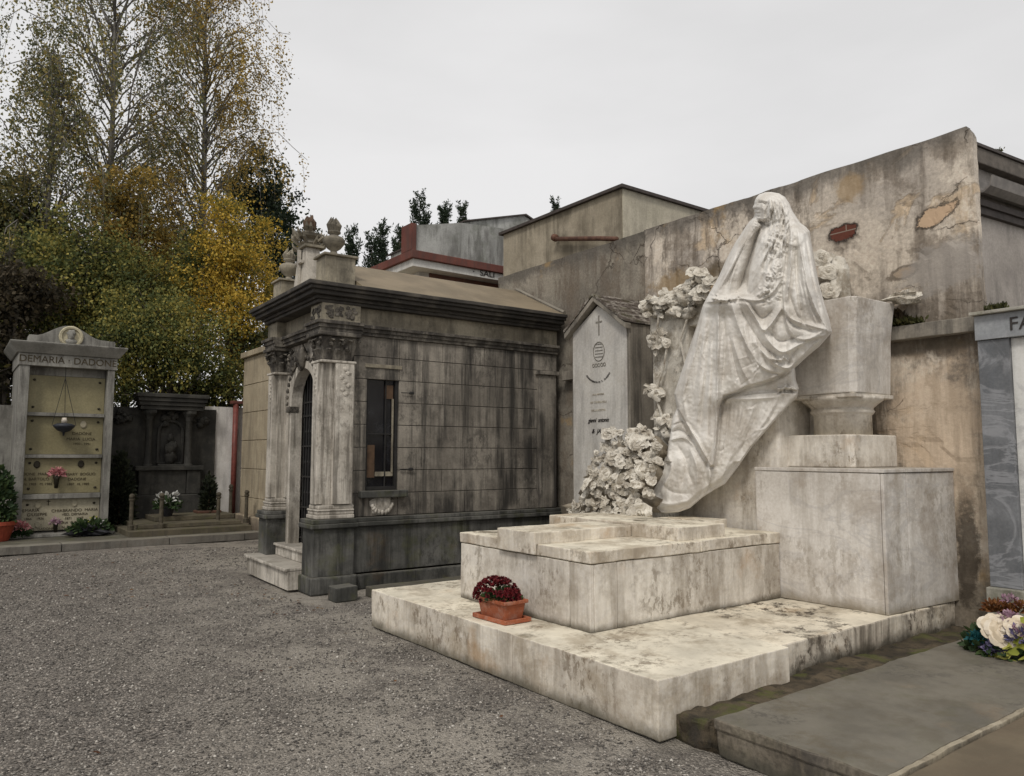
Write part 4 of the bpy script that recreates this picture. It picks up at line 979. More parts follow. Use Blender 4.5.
# things seen through and behind the broken pane: a board, a pale strip
B(MB().box(WX0+.035, WX0+.14, .172, .188, 1.32, 1.72), 'window_board', 'wood'); B(MB().box(WX0+.27, WX0+.38, .172, .186, 2.3, 2.47), 'window_plate', 'wood')
B(MB().box(WX0+.15, WX1-.05, .17, .19, 1.335, 1.39), 'window_ledge', 'ch_frieze')
B(MB().box(WX1-.075, WX1-.055, .16, .18, 1.38, 2.3), 'window_rod', 'ch_frieze')
B(MB().box(WX0-.03, WX1+.03, .105, .2, WZ1+.002, WZ1+.05, .1), 'lintel', 'ch_frieze', bevel=.004, rough=.003)
B(MB().box(WX0-.09, WX1+.1, .03, .2, 1.08, 1.165, .1), 'sill', 'ch_plinth', bevel=.01, rough=.004)
sh = MB().blob(((WX0+WX1)/2, .12, .985), (.16, .05, .12), 2, .15, 8)
for k in range(9):
    a_ = math.pi*(k+.5)/9+math.pi; cx_ = (WX0+WX1)/2; sh.blob((cx_+.13*math.cos(a_), .1, 1.0+.1*math.sin(a_)), (.03, .03, .035), k, .2, 4)
B(sh, 'carved_shell', 'ch_light', smooth=True)
for z in (1.42, 2.38):     # iron shutter stays
    mb = MB().tube([(WX1+.02, .1, z), (WX1+.16, .09, z)], .005, 6); mb.blob((WX1+.16, .09, z), (.04, .012, .018), 3, .2, 5); B(mb, 'shutter_stay', 'iron')
# pilasters
def pilaster(b0, b1, mirror=False):
    far = b0 > 1
    core = MB().box(.13, .5, b0+.08, b1-.02, .85, 2.72, .2); B(core, 'pillar', 'ch_light', bevel=.004, rough=.003)
    f = MB().box(.05, .135, b0+.10, b1-.08, 1.02, 2.68, .15); B(f, 'front_pilaster', 'ch_light', bevel=.006, rough=.002)
    s_ = MB().box(.235, .46, b0+.005, b0+.085, 1.02, 2.68, .15); B(s_, 'side_pilaster', 'ch_light', bevel=.006, rough=.002)
    bs = MB()
    for k_, (e, z0, z1) in enumerate(((.035, .852, .90), (.02, .90, .94), (.03, .94, .965), (.008, .965, 1.01))):
        bs.box(.07-e, .5, b0+.04-e, b1-.02+e*.5, z0, z1, .1)
    B(bs, 'pilaster_base', 'ch_light', bevel=.012, rough=.004)
    nk = MB().box(.05, .5, b0+.03, b1, 2.69, 2.72); B(nk, 'necking', 'ch_light', bevel=.008)
    # capital: flared bell, two rows of curling leaves, corner volutes, abacus
    cp = MB(); bell = [(.10, b0+.08), (.48, b1-.03)]
    cp.frustum(.10, .46, b0+.08, b1-.03, 2.72, 3.0, .05)
    rr = random.Random(int(b0*10))
    for row, (z0, z1, e) in enumerate(((2.73, 2.86, .045), (2.83, 2.97, .085))):
        for side in ('front', 'side', 'far'):
            for k in range(3):
                u_ = (k+.5+(row % 2)*.25)/3.2
                if side == 'front': base = Vector((.10, b0+.08+(b1-b0-.11)*u_, z0)); d = Vector((-1, 0, 0)); sd = Vector((0, 1, 0))
                elif side == 'side': base = Vector((.10+.36*u_, b0+.08, z0)); d = Vector((0, -1, 0)); sd = Vector((1, 0, 0))
                else: base = Vector((.10+.36*u_, b1-.03, z0)); d = Vector((0, 1, 0)); sd = Vector((1, 0, 0))
                H_ = z1-z0; vs = []; fs = []
                prof_ = [(0, 0, .045), (.012, H_*.45, .055), (.035, H_*.85, .05), (e*.9, H_*1.0, .035), (e*1.15, H_*.86, .012)]
                for (o_, h_, w_) in prof_:
                    for j in (-1, -.45, 0, .45, 1): vs.append(base+d*(o_+.014*(1-abs(j))+(.006 if abs(j) == .45 else 0))+Vector((0, 0, h_))+sd*w_*j)
                for a_ in range(4):
                    for j in range(4): fs.append((a_*5+j, a_*5+j+1, a_*5+j+6, a_*5+j+5))
                cp.add(vs, fs)
    for (x, y, sx_, sy_) in ((.06, b0+.04, -1, -1), (.06, b1, -1, 1), (.5, b0+.04, 1, -1)):
        pts_ = [(x+sx_*.05*math.cos(a_)*(1-a_/9)-sx_*.02, y+sy_*.05*math.cos(a_)*(1-a_/9)-sy_*.02, 2.955+.05*math.sin(a_)*(1-a_/9)) for a_ in np.linspace(0, 7, 14)]
        cp.tube(pts_, .016, 5)
    for k in range(7): cp.blob((.03+rr.uniform(0, .04), b0+.06+(b1-b0-.08)*rr.random(), rr.uniform(2.86, 3.0)), .028, k, .4, 4); cp.blob((.08+.36*rr.random(), b0+.02+rr.uniform(0, .03), rr.uniform(2.86, 3.0)), .028, k+9, .4, 4)
    B(cp, 'capital', 'ch_cap')
    B(MB().box(.0, .54, b0-.02, b1+.05, 3.005, 3.055, .1), 'abacus', 'ch_cap', bevel=.01, rough=.004)
pilaster(0, .36); pilaster(1.70, WID)
# carved ornament on the shafts
orn = MB(); orn2 = MB(); orn3 = MB()
for k in range(7):
    z = 2.62-.05*k
    orn.blob((.35+.045*math.sin(k*2.1), .005, z), (.035, .016, .03), k, .3, 4)
    if k < 13: orn2.blob((.048, .19+.03*math.sin(k*2.1), z), (.012, .022, .02), k, .3, 4); orn3.blob((.048, 1.88+.02*math.sin(k*2.1), z), (.012, .022, .02), k, .3, 4)
B(orn, 'shaft_carving', 'ch_light'); B(orn2, 'shaft_carving', 'ch_light'); B(orn3, 'shaft_carving', 'ch_light')
# front wall with arched doorway
b0, b1, bm, ra, zs_ = .36, 1.70, 1.03, .43, 2.28
n_ = 16
poly = [(.26, b0, .42), (.26, b0, 3.06), (.26, b1, 3.06), (.26, b1, .42), (.26, bm+ra, .42)]+[(.26, bm+ra*math.cos(math.pi*k/n_), zs_+ra*math.sin(math.pi*k/n_)) for k in range(n_+1)]+[(.26, bm-ra, .42)]
B(MB().prism(poly, (.09, 0, 0)), 'front_wall', 'ch_light')
def archring(r0, r1, x0, x1, z0, z1_=None):
    mb = MB(); P_ = [(r0, r1)]
    vs = []; fs = []
    ang = [math.pi*k/20 for k in range(21)]
    path = [(bm+1, z0, 1)]
    ring = [(1, 0, z0)]+[(math.cos(a_), math.sin(a_), zs_) for a_ in ang]+[(-1, 0, z0)]
    for (c_, s2, zb) in ring:
        for (r_, x_) in ((r0, x0), (r1, x0), (r1, x1), (r0, x1)): vs.append((x_, bm+r_*c_, (zb if s2 == 0 and abs(c_) == 1 else zs_)+r_*s2))
    for i in range(len(ring)-1):
        for j in range(4): k = (j+1) % 4; fs.append((i*4+j, i*4+k, (i+1)*4+k, (i+1)*4+j))
    return mb.add(vs, fs)
ring_ = archring(ra, ra+.10, .20, .262, .42); B(ring_, 'archivolt', 'ch_light', bevel=.006)
beads = MB()
for k in range(22):
    a_ = math.pi*k/21; beads.blob((.19, bm+(ra+.15)*math.cos(a_), zs_+(ra+.15)*math.sin(a_)), (.02, .03, .03), k, .3, 4)
for k in range(40): beads.blob((.22, bm+rnd.choice((-1, 1))*rnd.uniform(.3, .62), rnd.uniform(2.72, 2.98)), (.03, .045, .04), k, .4, 4)
B(beads, 'arch_carving', 'ch_cap')
B(MB().box(.17, .3, bm+ra-.01, bm+ra+.12, 2.16, 2.24), 'impost', 'ch_cap', bevel=.008); B(MB().box(.17, .3, bm-ra-.12, bm-ra+.01, 2.16, 2.24), 'impost', 'ch_cap', bevel=.008)
B(MB().blob((.17, bm, 2.86), (.07, .09, .14), 4, .35, 8), 'keystone', 'ch_cap', smooth=True)
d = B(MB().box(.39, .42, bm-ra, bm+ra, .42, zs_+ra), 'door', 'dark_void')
gr = MB()
for k in range(9):
    y = bm-ra+.05+k*(2*ra-.1)/8; zt2 = zs_+math.sqrt(max(0, ra*ra-(y-bm)**2)); gr.tube([(.37, y, .45), (.37, y, zt2)], .009, 5)
for z in (.5, .9, 1.3, 1.7, 2.1, 2.28): gr.box(.36, .38, bm-ra, bm+ra, z, z+.022)
for k in range(8):
    for z in (1.1, 1.5, 1.9): gr.lathe(.39, bm-ra+.1+k*(2*ra-.1)/8, [(.0, z-.05), (.028, z), (.0, z+.05)], n=6)
sub(gr, 'grille', 'iron', d)
# steps
B(MB().box(-.16, .30, .365, 1.695, .02, .235, .15), 'step_riser', 'ch_light', bevel=.006, rough=.006)
B(MB().box(-.20, .30, .36, 2.02, .237, .275, .15).box(-.16, -.04, 1.7, 2.0, .02, .236), 'step', 'ch_light', bevel=.01, rough=.006)
B(MB().box(.12, .42, .362, 1.698, .277, .40, .15).box(.09, .42, .362, 1.698, .402, .435, .15), 'step', 'ch_light', bevel=.008, rough=.005)
# entablature
p = MB()
for e, z0, z1 in ((.0, 3.058, 3.10), (.018, 3.10, 3.145), (.045, 3.145, 3.185)):
    p.box(.02-e, .56, -.005-e, .42, z0, z1, .2); p.box(.02-e, .56, 1.66, WID+.02+e, z0, z1, .2); p.box(.14-e, .56, .42, 1.66, z0, z1, .2); p.box(.56, LEN, .09-e, WID-.03, z0, z1, .2)
B(p, 'architrave', 'ch_cap', bevel=.004, rough=.003)
p = MB().box(.05, .54, .03, .40, 3.186, 3.40, .2); p.box(.05, .54, 1.68, WID, 3.186, 3.40, .2); p.box(.17, .54, .40, 1.68, 3.186, 3.40, .2); p.box(.54, LEN, .115, WID-.05, 3.186, 3.40, .2)
B(p, 'frieze', 'ch_frieze', bevel=.004, rough=.003)
fc = MB()
for k in range(46):
    fc.blob((.10+.38*rnd.random(), .028, rnd.uniform(3.23, 3.36)), (.026, .012, .02), k, .4, 4)
    if k < 24: fc.blob((.048, .08+.28*rnd.random(), rnd.uniform(3.23, 3.36)), (.012, .026, .02), k, .4, 4)
B(fc, 'frieze_carving', 'ch_cap')
p = MB()
for e, z0, z1 in ((.03, 3.40, 3.44), (.06, 3.44, 3.48), (.13, 3.48, 3.53), (.17, 3.53, 3.57), (.20, 3.57, 3.62)):
    p.box(.03-e, LEN, .06-e, WID+e, z0, z1, .2)
B(p, 'cornice', 'ch_cornice', bevel=.008, rough=.006)
# low hipped roof
p = MB(); e = .17; x0, x1, y0, y1, z0, zr = .50, LEN, .06-e, WID+e, 3.622, 4.17; ym = (y0+y1)/2
p.add([(x0,y0,z0),(x1,y0,z0),(x1,y1,z0),(x0,y1,z0),(x0+.06,ym,zr),(x1-.05,ym,zr),(x0+.05,y0+.03,z0+.03)], [(0,1,5,4),(1,2,5),(2,3,4,5),(3,0,4),(3,2,1,0)])
B(p, 'roof', 'ch_roof', rough=.006)
p = MB().tube([(x1-.04, y0, z0+.02), (x1-.05, ym, zr+.02)], .03, 6); B(p, 'flashing', 'ledge')
# parapet boxes, urns and the centre piece with its cross
def urn(cx_, cy_, z0, s):
    pr = [(.10, 0), (.10, .02), (.05, .045), (.04, .075), (.09, .11), (.135, .17), (.145, .215), (.12, .25), (.06, .275), (.055, .295), (.085, .31), (.085, .33), (.05, .345)]
    u_ = B(MB().lathe(cx_, cy_, [(r_*s, z0+z*s) for r_, z in pr], n=18), 'urn', 'ch_frieze', smooth=True)
    fl = MB(); rr = random.Random(int(cy_*9))
    for k in range(9):
        a_ = k*.7; q = Vector((cx_+.035*s*math.cos(a_), cy_+.035*s*math.sin(a_), z0+.33*s)); h = rr.uniform(.10, .2)*s
        fl.tube([q, q+Vector((.03*math.cos(a_), .03*math.sin(a_), h*.5)), q+Vector((.02*math.cos(a_+1), .05*math.sin(a_+1), h))], [.04*s, .034*s, .004], 6)
    sub(fl, 'flame', 'ch_frieze', u_)
    return u_
def pbox(b0, b1):
    B(MB().box(.10, .48, b0, b1, 3.60, 3.99, .15), 'parapet_box', 'ch_frieze', bevel=.006, rough=.006)
    B(MB().box(.07, .51, b0-.03, b1+.03, 3.992, 4.02, .15), 'parapet_cap', 'ch_frieze', bevel=.006, rough=.004)
pbox(.08, .40); pbox(1.72, 2.04)
urn(.26, .24, 4.02, .95); urn(.26, 1.88, 4.02, .95)
p = MB().add([(.12, .74, 3.62), (.36, .74, 3.62), (.36, 1.34, 3.62), (.12, 1.34, 3.62), (.15, .90, 4.28), (.33, .90, 4.28), (.33, 1.18, 4.28), (.15, 1.18, 4.28)],
             [(3,2,1,0),(4,5,6,7),(0,1,5,4),(1,2,6,5),(2,3,7,6),(3,0,4,7)])
B(p, 'centre_stele', 'ch_light', bevel=.008, rough=.005)
B(MB().box(.085, .13, 1.02, 1.06, 3.78, 4.26).box(.085, .131, .93, 1.15, 4.07, 4.11), 'stele_cross', 'ch_light', bevel=.004)
for sgn, yb in ((-1, .76), (1, 1.32)):
    pts_ = [(.24, yb+sgn*(.06+.16*math.exp(-a_*.5)*math.cos(a_)), 3.78+.14*math.exp(-a_*.3)*math.sin(a_)-.02) for a_ in np.linspace(0, 5.5, 14)]
    B(MB().tube(pts_, .035, 6), 'scroll', 'ch_light', smooth=True)
cr_ = MB().box(.11, .37, .84, 1.24, 4.382, 4.42); cr_.lathe(.24, 1.04, [(.13, 4.42), (.17, 4.46), (.10, 4.50), (.08, 4.54), (.15, 4.58), (.16, 4.62), (.07, 4.66), (.06, 4.70), (.10, 4.73)], n=14)
rr = random.Random(8)
for k in range(44):
    a_ = rr.uniform(0, 6.28); z = rr.uniform(4.34, 4.66); q = Vector((.24+.14*math.cos(a_), 1.04+.15*math.sin(a_), z))
    cr_.tube([q, q+Vector((.07*math.cos(a_), .07*math.sin(a_), .05)), q+Vector((.09*math.cos(a_), .09*math.sin(a_), .11))], [.03, .022, .003], 5)
cr_.v = [(a, b, 4.28+(c-4.382)*.85) for a, b, c in cr_.v]; B(cr_, 'crowning_wreath', 'ch_frieze')
fl = MB()
for k in range(7): a_ = k*.9; fl.tube([(.24+.03*math.cos(a_), 1.04+.04*math.sin(a_), 4.70), (.24+.05*math.cos(a_), 1.04+.06*math.sin(a_), 4.82), (.24+.035*math.cos(a_+.5), 1.04+.06*math.sin(a_+.5), 4.90+.03*math.sin(k*3))], [.045, .04, .012], 6)
fl.v = [(a, b, 4.28+(c-4.382)*.85) for a, b, c in fl.v]; B(fl, 'flame', 'wood', smooth=False)

# kerb stones along the chapel foot
o = MB().box(3.46, 3.72, 7.83, 8.05, 0, .16, .05).build('kerb_block', M['ch_plinth'], bevel=.012, rough=.01)
props(o, 'short mossy stone block on the gravel at the chapel plinth corner', 'stone block')
o = MB().box(3.9, 7.0, 7.78, 8.02, 0, .11, .12).build('kerb_stone_row', M['pave'], bevel=.01, rough=.012)
props(o, 'long low dark stone edging along the foot of the chapel side', 'edging')

# ------------------------------------------------------------------ gabled tombstone between chapel and statue
M['slate_white'] = stone('white_stele', (.46, .44, .41), (.55, .53, .49), streak=.25, blotch=.3, blotch_col=(.38, .34, .28), bump=.1, off=81, rough=.6)
M['st_stone'] = stone('stele_stone', (.2, .18, .15), (.3, .27, .225), streak=.7, blotch=.6, blotch_col=(.08, .07, .055), bump=.5, off=83, top=(.09, .075, .06))
M['moss_roof'] = stone('mossy_tiles', (.07, .055, .045), (.13, .105, .085), blotch=.9, blotch_col=(.34, .31, .27), bump=.8, off=85, scale=5, moss=.3, top=(.1, .08, .065))
XF = 6.45
ap = at(594.5, 293, X=XF-.08); el = at(564, 332, X=XF-.08); er = at(625, 319.5, X=XF-.08)
yl = at(571, 345, X=XF)[1]; yr = at(628.5, 345, X=XF)[1]; ym = (el[1]+er[1])/2; ze = (el[2]+er[2])/2; za = ap[2]
t = thing('gabled_tombstone', 'tall narrow white tombstone with a pointed mossy tiled roof beside the chapel', 'tombstone', (6.7, ym, 0))
p = MB().prism([(XF+.02, yl-.0, .0), (XF+.02, yr, .0), (XF+.02, yr, ze-.02), (XF+.02, ym, za-.12), (XF+.02, yl, ze-.02)], (.62, 0, 0)); p.build('body', M['st_stone'], t, bevel=.01)
i_ = .035
p = MB().prism([(XF, yl-i_, .9), (XF, yr+i_, .9), (XF, yr+i_, ze-.03), (XF, ym, za-.15), (XF, yl-i_, ze-.03)], (.019, 0, 0)); p.build('panel', M['slate_white'], t, bevel=.004)
rake = MB()
for (ya, yb) in ((el[1], ym), (er[1], ym)):
    rake.prism([(XF-.08, ya, ze-.03), (XF-.08, yb, za-.03), (XF-.08, yb, za-.10), (XF-.08, ya, ze-.10)], (.10, 0, 0))
rake.build('gable_moulding', M['st_stone'], t, bevel=.006)
rf = MB(); rr = random.Random(3)
for (ya, sg) in ((el[1], 1), (er[1], -1)):
    L_ = abs(ym-ya)
    for r_ in range(6):
        for c_ in range(7):
            u0 = r_/6; u1 = (r_+1)/6+.05; x0 = XF-.09+c_*.115; h_ = rr.uniform(.0, .012)
            y0_, y1_ = ya+(ym-ya)*u0, ya+(ym-ya)*min(1, u1); z0_, z1_ = ze+(za-ze)*u0, ze+(za-ze)*min(1, u1)
            rf.add([(x0, y0_, z0_-.02+h_), (x0+.11, y0_, z0_-.02+h_), (x0+.11, y1_, z1_-.03), (x0, y1_, z1_-.03), (x0, y0_, z0_+.012+h_), (x0+.11, y0_, z0_+.012+h_), (x0+.11, y1_, z1_-.0), (x0, y1_, z1_-.0)],
                   [(3,2,1,0),(4,5,6,7),(0,1,5,4),(1,2,6,5),(2,3,7,6),(3,0,4,7)])
rf.build('roof', M['moss_roof'], t, rough=.008)
def sp(x, y, o=.0): q = at(x, y, X=XF); return (XF-.004-o, q[1], q[2])
M['engrave'] = plain('faded_engraving', (.2, .185, .16)); M['engrave_faint'] = plain('faint_engraving', (.38, .34, .27))
yc = ym
c1 = sp(599, 325); mb = MB().box(XF-.006, XF, c1[1]-.009, c1[1]+.009, c1[2]-.13, c1[2]+.12); mb.box(XF-.007, XF, c1[1]-.055, c1[1]+.055, c1[2]+.03, c1[2]+.048)
mb.build('engraved_cross', M['engrave'], t)
q = sp(599, 353); mb = MB()
mb.tube([(XF-.003, q[1]+.1*math.cos(a_), q[2]+.02+.12*math.sin(a_)) for a_ in np.linspace(0, 6.28, 20)], .006, 4)
for k in range(5): mb.tube([(XF-.003, q[1]-.07, q[2]-.05+.04*k), (XF-.003, q[1]+.07, q[2]-.045+.04*k)], .005, 4)
for k in range(5): mb.tube([(XF-.003, q[1]-.1+.05*k+.02*math.cos(a_), q[2]-.15+.022*math.sin(a_)) for a_ in np.linspace(0, 6.28, 9)], .005, 4)
mb.build('engraved_emblem', M['engrave'], t)
word = 'CONFRATERNITA DI S. GIACOMO'; cy0 = sp(599, 345)
rad_ = .30; zc_ = sp(599, 383)[2]+rad_
amb = MB()
for k, chh in enumerate(word):
    if chh == ' ': continue
    th = (k-(len(word)-1)/2)*.064
    o_ = (XF-.004, ym-rad_*math.sin(th)*.95, zc_-rad_*math.cos(th)); sub_ = text_mesh(chh, .032, o_, (0, -math.cos(th), math.sin(th)), (0, math.sin(th), math.cos(th)), .002)
    amb.add(sub_.v, sub_.f)
amb.build('arched_lettering', M['letter_dark'], t)
for k, (yy, wd, sz) in enumerate(((395, 'ALLA MEMORIA', .03), (403, 'DEI CONFRATELLI', .036), (411, 'DELLA NOSTRA', .036))):
    q = sp(600, yy); text_mesh(wd, sz, (XF-.003, ym, q[2]), (0, -1, 0), (0, 0, 1), .002).build('faded_lettering', M['engrave_faint'], t)
for (xx_, yy, wd) in ((600, 422, 'gianni  antonio'), (600, 433, '&  JANI')):
    q = sp(xx_, yy); text_mesh(wd, .078, (XF-.004, ym, q[2]), (0, -1, 0), (0, 0, 1), .003, shear=.3, squeeze=.8 if yy < 430 else 1).build('black_lettering', M['letter_dark'], t)
# ------------------------------------------------------------------ red-trimmed building behind the chapel
M['red_trim'] = stone('red_trim', (.11, .036, .028), (.16, .056, .042), streak=.4, blotch=.4, blotch_col=(.12, .06, .045), bump=.2, off=91)
M['pale_wall'] = stone('pale_grey_wall', (.5, .49, .46), (.58, .57, .54), streak=.2, blotch=.3, blotch_col=(.3, .3, .28), bump=.1, off=92)
M['grey_roofwall'] = stone('blotchy_grey_wall', (.25, .25, .235), (.38, .38, .36), streak=.55, blotch=.6, blotch_col=(.15, .16, .13), bump=.3, off=93, top=(.2, .2, .19))
M['red_wall'] = stone('red_brown_wall', (.13, .058, .042), (.18, .08, .06), streak=.3, blotch=.3, bump=.2, off=94)
YR = 11.6
def rp(x, y): return at(x, y, Y=YR)
t = thing('red_trimmed_building', 'grey building with red eaves and dark lettering on its pale fascia behind the chapel roof', 'building', (7.5, 13.5, 0))
e = rp(412, 249); Xc, ze_ = e[0], e[2]
e2 = rp(412, 257); zb_ = e2[2]; z3 = rp(412, 264.5)[2]
MB().box(Xc, 13.2, YR, 17, zb_, ze_).build('red_eaves', M['red_trim'], t, bevel=.01)
p = MB().box(Xc+.06, 13.1, YR+.06, 17, z3, zb_-.002); p.build('fascia', M['pale_wall'], t)
xw = rp(402, 272)[0]; xr = rp(430, 272)[0]
MB().box(Xc+.35, 13.0, YR+.38, 17, 0, z3-.002).build('wall', M['pale_wall'], t)
p = MB().box(rp(430, 268)[0]+.2, 13.0, YR+.345, YR+.378, 0, z3-.004); p.build('red_wall', M['red_wall'], t)
zt2 = rp(412, 222)[2]
MB().box(Xc+.0, Xc+.10, YR+.03, YR+.4, ze_+.002, zt2).build('red_post', M['red_trim'], t)
p = MB().prism([(Xc+.105, YR+.06, ze_+.002), (12.5, YR+.06, ze_+.002), (12.5, YR+.06, rp(520, 218)[2]), (rp(464, 222)[0], YR+.06, rp(464, 222)[2]), (Xc+.105, YR+.06, zt2-.02)], (0, .25, 0)); p.build('parapet_wall', M['grey_roofwall'], t)
u0 = at(464, 222.5, Y=YR+.35); u1 = at(524, 215.5, Y=YR+.35); u2 = at(560, 240, Y=YR+.35)
p = MB().prism([(u0[0], YR+.35, ze_), (u0[0], YR+.35, u0[2]), (u1[0], YR+.35, u1[2]), (u1[0]+2, YR+.35, u1[2]-.7), (u1[0]+2, YR+.35, ze_)], (0, 3, 0)); p.build('upper_wall', M['grey_roofwall'], t)
p = MB().prism([(u0[0]-.03, YR+.3, u0[2]), (u0[0]-.03, YR+.3, u0[2]+.03), (u1[0]+.02, YR+.3, u1[2]+.03), (u1[0]+2, YR+.3, u1[2]-.67), (u1[0]+2, YR+.3, u1[2]-.7), (u1[0]+.02, YR+.3, u1[2])], (0, 3.2, 0)); p.build('roof_edge', M['dark_edge'], t)
q = at(479, 268, Y=YR+.05)
zq = (at(479, 269.5, Y=YR+.05)[2]+0)
s0 = at(491, 270.5, Y=YR+.05)
text_mesh('SALI', .15, (at(480, 268, Y=YR+.05)[0], YR+.055, z3+.035), (1, 0, 0), (0, 0, 1), .006, 'LEFT', squeeze=1.25).build('lettering', M['letter_dark'], t)
dq = at(474, 262, Y=YR+.05); MB().blob((dq[0], YR+.055, z3+.09), (.014, .01, .014), 1, 0, 4).build('lettering_dot', M['letter_dark'], t)

# ------------------------------------------------------------------ cream block building beyond the chapel, white wall, red pipe
M['cream'] = stone('cream_blocks', (.34, .285, .2), (.42, .355, .25), streak=.3, blotch=.4, blotch_col=(.3, .24, .16), bump=.3, off=101, foot=(.1, .5, .7), foot_col=(.13, .1, .08))
a0 = at(243, 400, X=5.15); zt3 = at(243, 358, X=5.15)[2]
t = thing('cream_building', 'cream stone block building just beyond the chapel, beside the red pipe', 'building', (6.5, 14, 0))
p = MB(); H_ = zt3-.13; nC = 6
for k in range(nC):
    z0 = .1+H_*k/nC
    yy = a0[1]; s_ = 0
    while yy > 11.2:
        L_ = 1.3 if (k+s_) % 2 else 1.0; p.box(5.15, 5.4, max(11.1, yy-L_)+.006, yy-.002, z0+.006, z0+H_/nC-.008); yy -= L_; s_ += 1
p.build('block_wall', M['cream'], t, bevel=.006)
MB().box(5.17, 7.3, 11.12, a0[1]-.01, 0, zt3-.02).build('core', M['cream'], t)
MB().box(5.08, 7.4, 11.05, a0[1]+.05, zt3-.028, zt3+.09).build('cornice', M['cream'], t, bevel=.01)
MB().box(5.02, 5.14, 12, a0[1]+.02, 0, .34, .1).build('foot_course', M['cream'], t, bevel=.02, rough=.02)
M['white_wall'] = stone('limewash', (.58, .56, .53), (.66, .64, .6), streak=.25, blotch=.3, blotch_col=(.4, .37, .33), bump=.15, off=103, foot=(.1, .25, .6))
YB = 17.3
wl = at(214, 410, Y=YB); wz = at(225, 407, Y=YB)[2]
o = MB().box(wl[0]-.2, 5.6, YB, YB+.25, 0, wz, .3).build('white_wall', M['white_wall'], rough=.006)
props(o, 'plain whitewashed wall between the dark memorial niche and the red pipe', 'wall')
pq = at(236, 404, Y=YB-.12); M['red_pipe'] = plain('red_pipe', (.16, .045, .035), .5)
mb = MB().tube([(pq[0], YB-.12, .13), (pq[0], YB-.12, pq[2])], .06, 10)
t = thing('red_downpipe', 'dark red vertical downpipe against the whitewashed wall end', 'downpipe', (pq[0], YB-.12, .13))
mb.build('pipe', M['red_pipe'], t, smooth=True)
MB().box(pq[0]-.1, pq[0]+.35, YB-.18, YB-.0, pq[2], pq[2]+.07).build('pipe_cover', M['red_trim'], t, bevel=.01)

# ------------------------------------------------------------------ tall family tomb with four burial plaques
YT = 16.0; GZ = .128
def dp(x, y, o=0.): return at(x, y, Y=YT+o)
M['tomb_grey'] = stone('grey_tomb_stone', (.19, .185, .165), (.27, .262, .235), streak=.6, blotch=.35, blotch_col=(.15, .14, .12), bump=.3, off=111, top=(.2, .19, .17))
M['plaque'] = stone('ochre_marble', (.2, .175, .095), (.25, .22, .125), streak=.1, blotch=.3, blotch_col=(.16, .14, .08), bump=.05, off=112, rough=.5)
M['plaque_pale'] = stone('pale_marble_plaque', (.33, .3, .215), (.4, .365, .27), streak=.15, blotch=.3, blotch_col=(.38, .33, .23), bump=.05, off=113, rough=.5)
M['brown_letter'] = plain('brown_lettering', (.05, .037, .018)); M['bronze'] = plain('dark_bronze', (.04, .035, .025), .45, metal=.6)
M['photo'] = plain('portrait_enamel', (.35, .33, .3), .3, .4, 30)
xl = dp(9, 520)[0]+.02; xr_ = dp(108, 520)[0]; zfb = dp(60, 367)[2]; zft = dp(60, 355)[2]
pil = .16
t = thing('plaque_tomb', 'tall grey tomb with four ochre burial plaques under a curved pediment at left', 'tomb', ((xl+xr_)/2, YT+.5, GZ))
for a_, b_ in ((xl, xl+pil), (xr_-pil*.75, xr_)):
    MB().box(a_, b_, YT, YT+.5, GZ, zfb-.002, .3).build('pillar', M['tomb_grey'], t, bevel=.008, rough=.003)
MB().box(xl, xr_, YT+.34, YT+1.6, GZ, zfb-.002).build('body', M['tomb_grey'], t)
MB().box(xl-.02, xr_+.03, YT-.02, YT+1.6, zfb, zft, .3).build('frieze', M['tomb_grey'], t, bevel=.006)
zc0 = dp(60, 344)[2]
MB().add(*MB().frustum(xl-.05, xr_+.06, YT-.05, YT+1.65, zft+.002, zc0-.03, .12).__dict__.values()).build('cornice', M['tomb_grey'], t, bevel=.008)
MB().box(xl-.17, xr_+.18, YT-.17, YT+1.7, zc0-.028, zc0, .3).build('cornice_slab', M['tomb_grey'], t, bevel=.008)
xm = (xl+xr_)/2; zs1 = dp(100, 340)[2]; zs2 = dp(71, 326)[2]
pp = [(xl+.12, YT+.0, zc0+.002), (xr_-.02, YT, zc0+.002), (xr_-.02, YT, zs1-.02)]
for k in range(13):
    u_ = k/12; x = xr_-.3-(xr_-xl-.55)*u_; pp.append((x, YT, zs1+(zs2-zs1)*math.sin(math.pi*u_)**1.5))
pp.append((xl+.12, YT, zs1-.0))
MB().prism(pp, (0, .5, 0)).build('pediment', M['tomb_grey'], t, bevel=.006)
cm = dp(71, 337); mb = MB()
mb.tube([(cm[0]+.17*math.cos(a_), YT-.03, cm[2]+.17*math.sin(a_)) for a_ in np.linspace(0, 6.283, 25)], .03, 6)
mb.prism([(cm[0]+.16*math.cos(a_), YT-.005, cm[2]+.16*math.sin(a_)) for a_ in np.linspace(0, 6.1, 20)], (0, -.02, 0))
md = mb.build('medallion', plain('medallion_stone', (.4, .36, .25)), t, smooth=False)
hb = MB().blob((cm[0], YT-.04, cm[2]+.02), (.06, .05, .08), 2, .2, 7).blob((cm[0], YT-.04, cm[2]-.09), (.1, .03, .05), 3, .2, 6).blob((cm[0], YT-.045, cm[2]+.06), (.075, .04, .06), 6, .3, 6)
o = hb.build('relief_head', M['tomb_grey'], t, smooth=True)
text_mesh('DEMARIA · DADONE', .172, (xm+.0, YT-.022, zfb+.065), (1, 0, 0), (0, 0, 1), .004, squeeze=.98).build('lettering', M['brown_letter'], t)
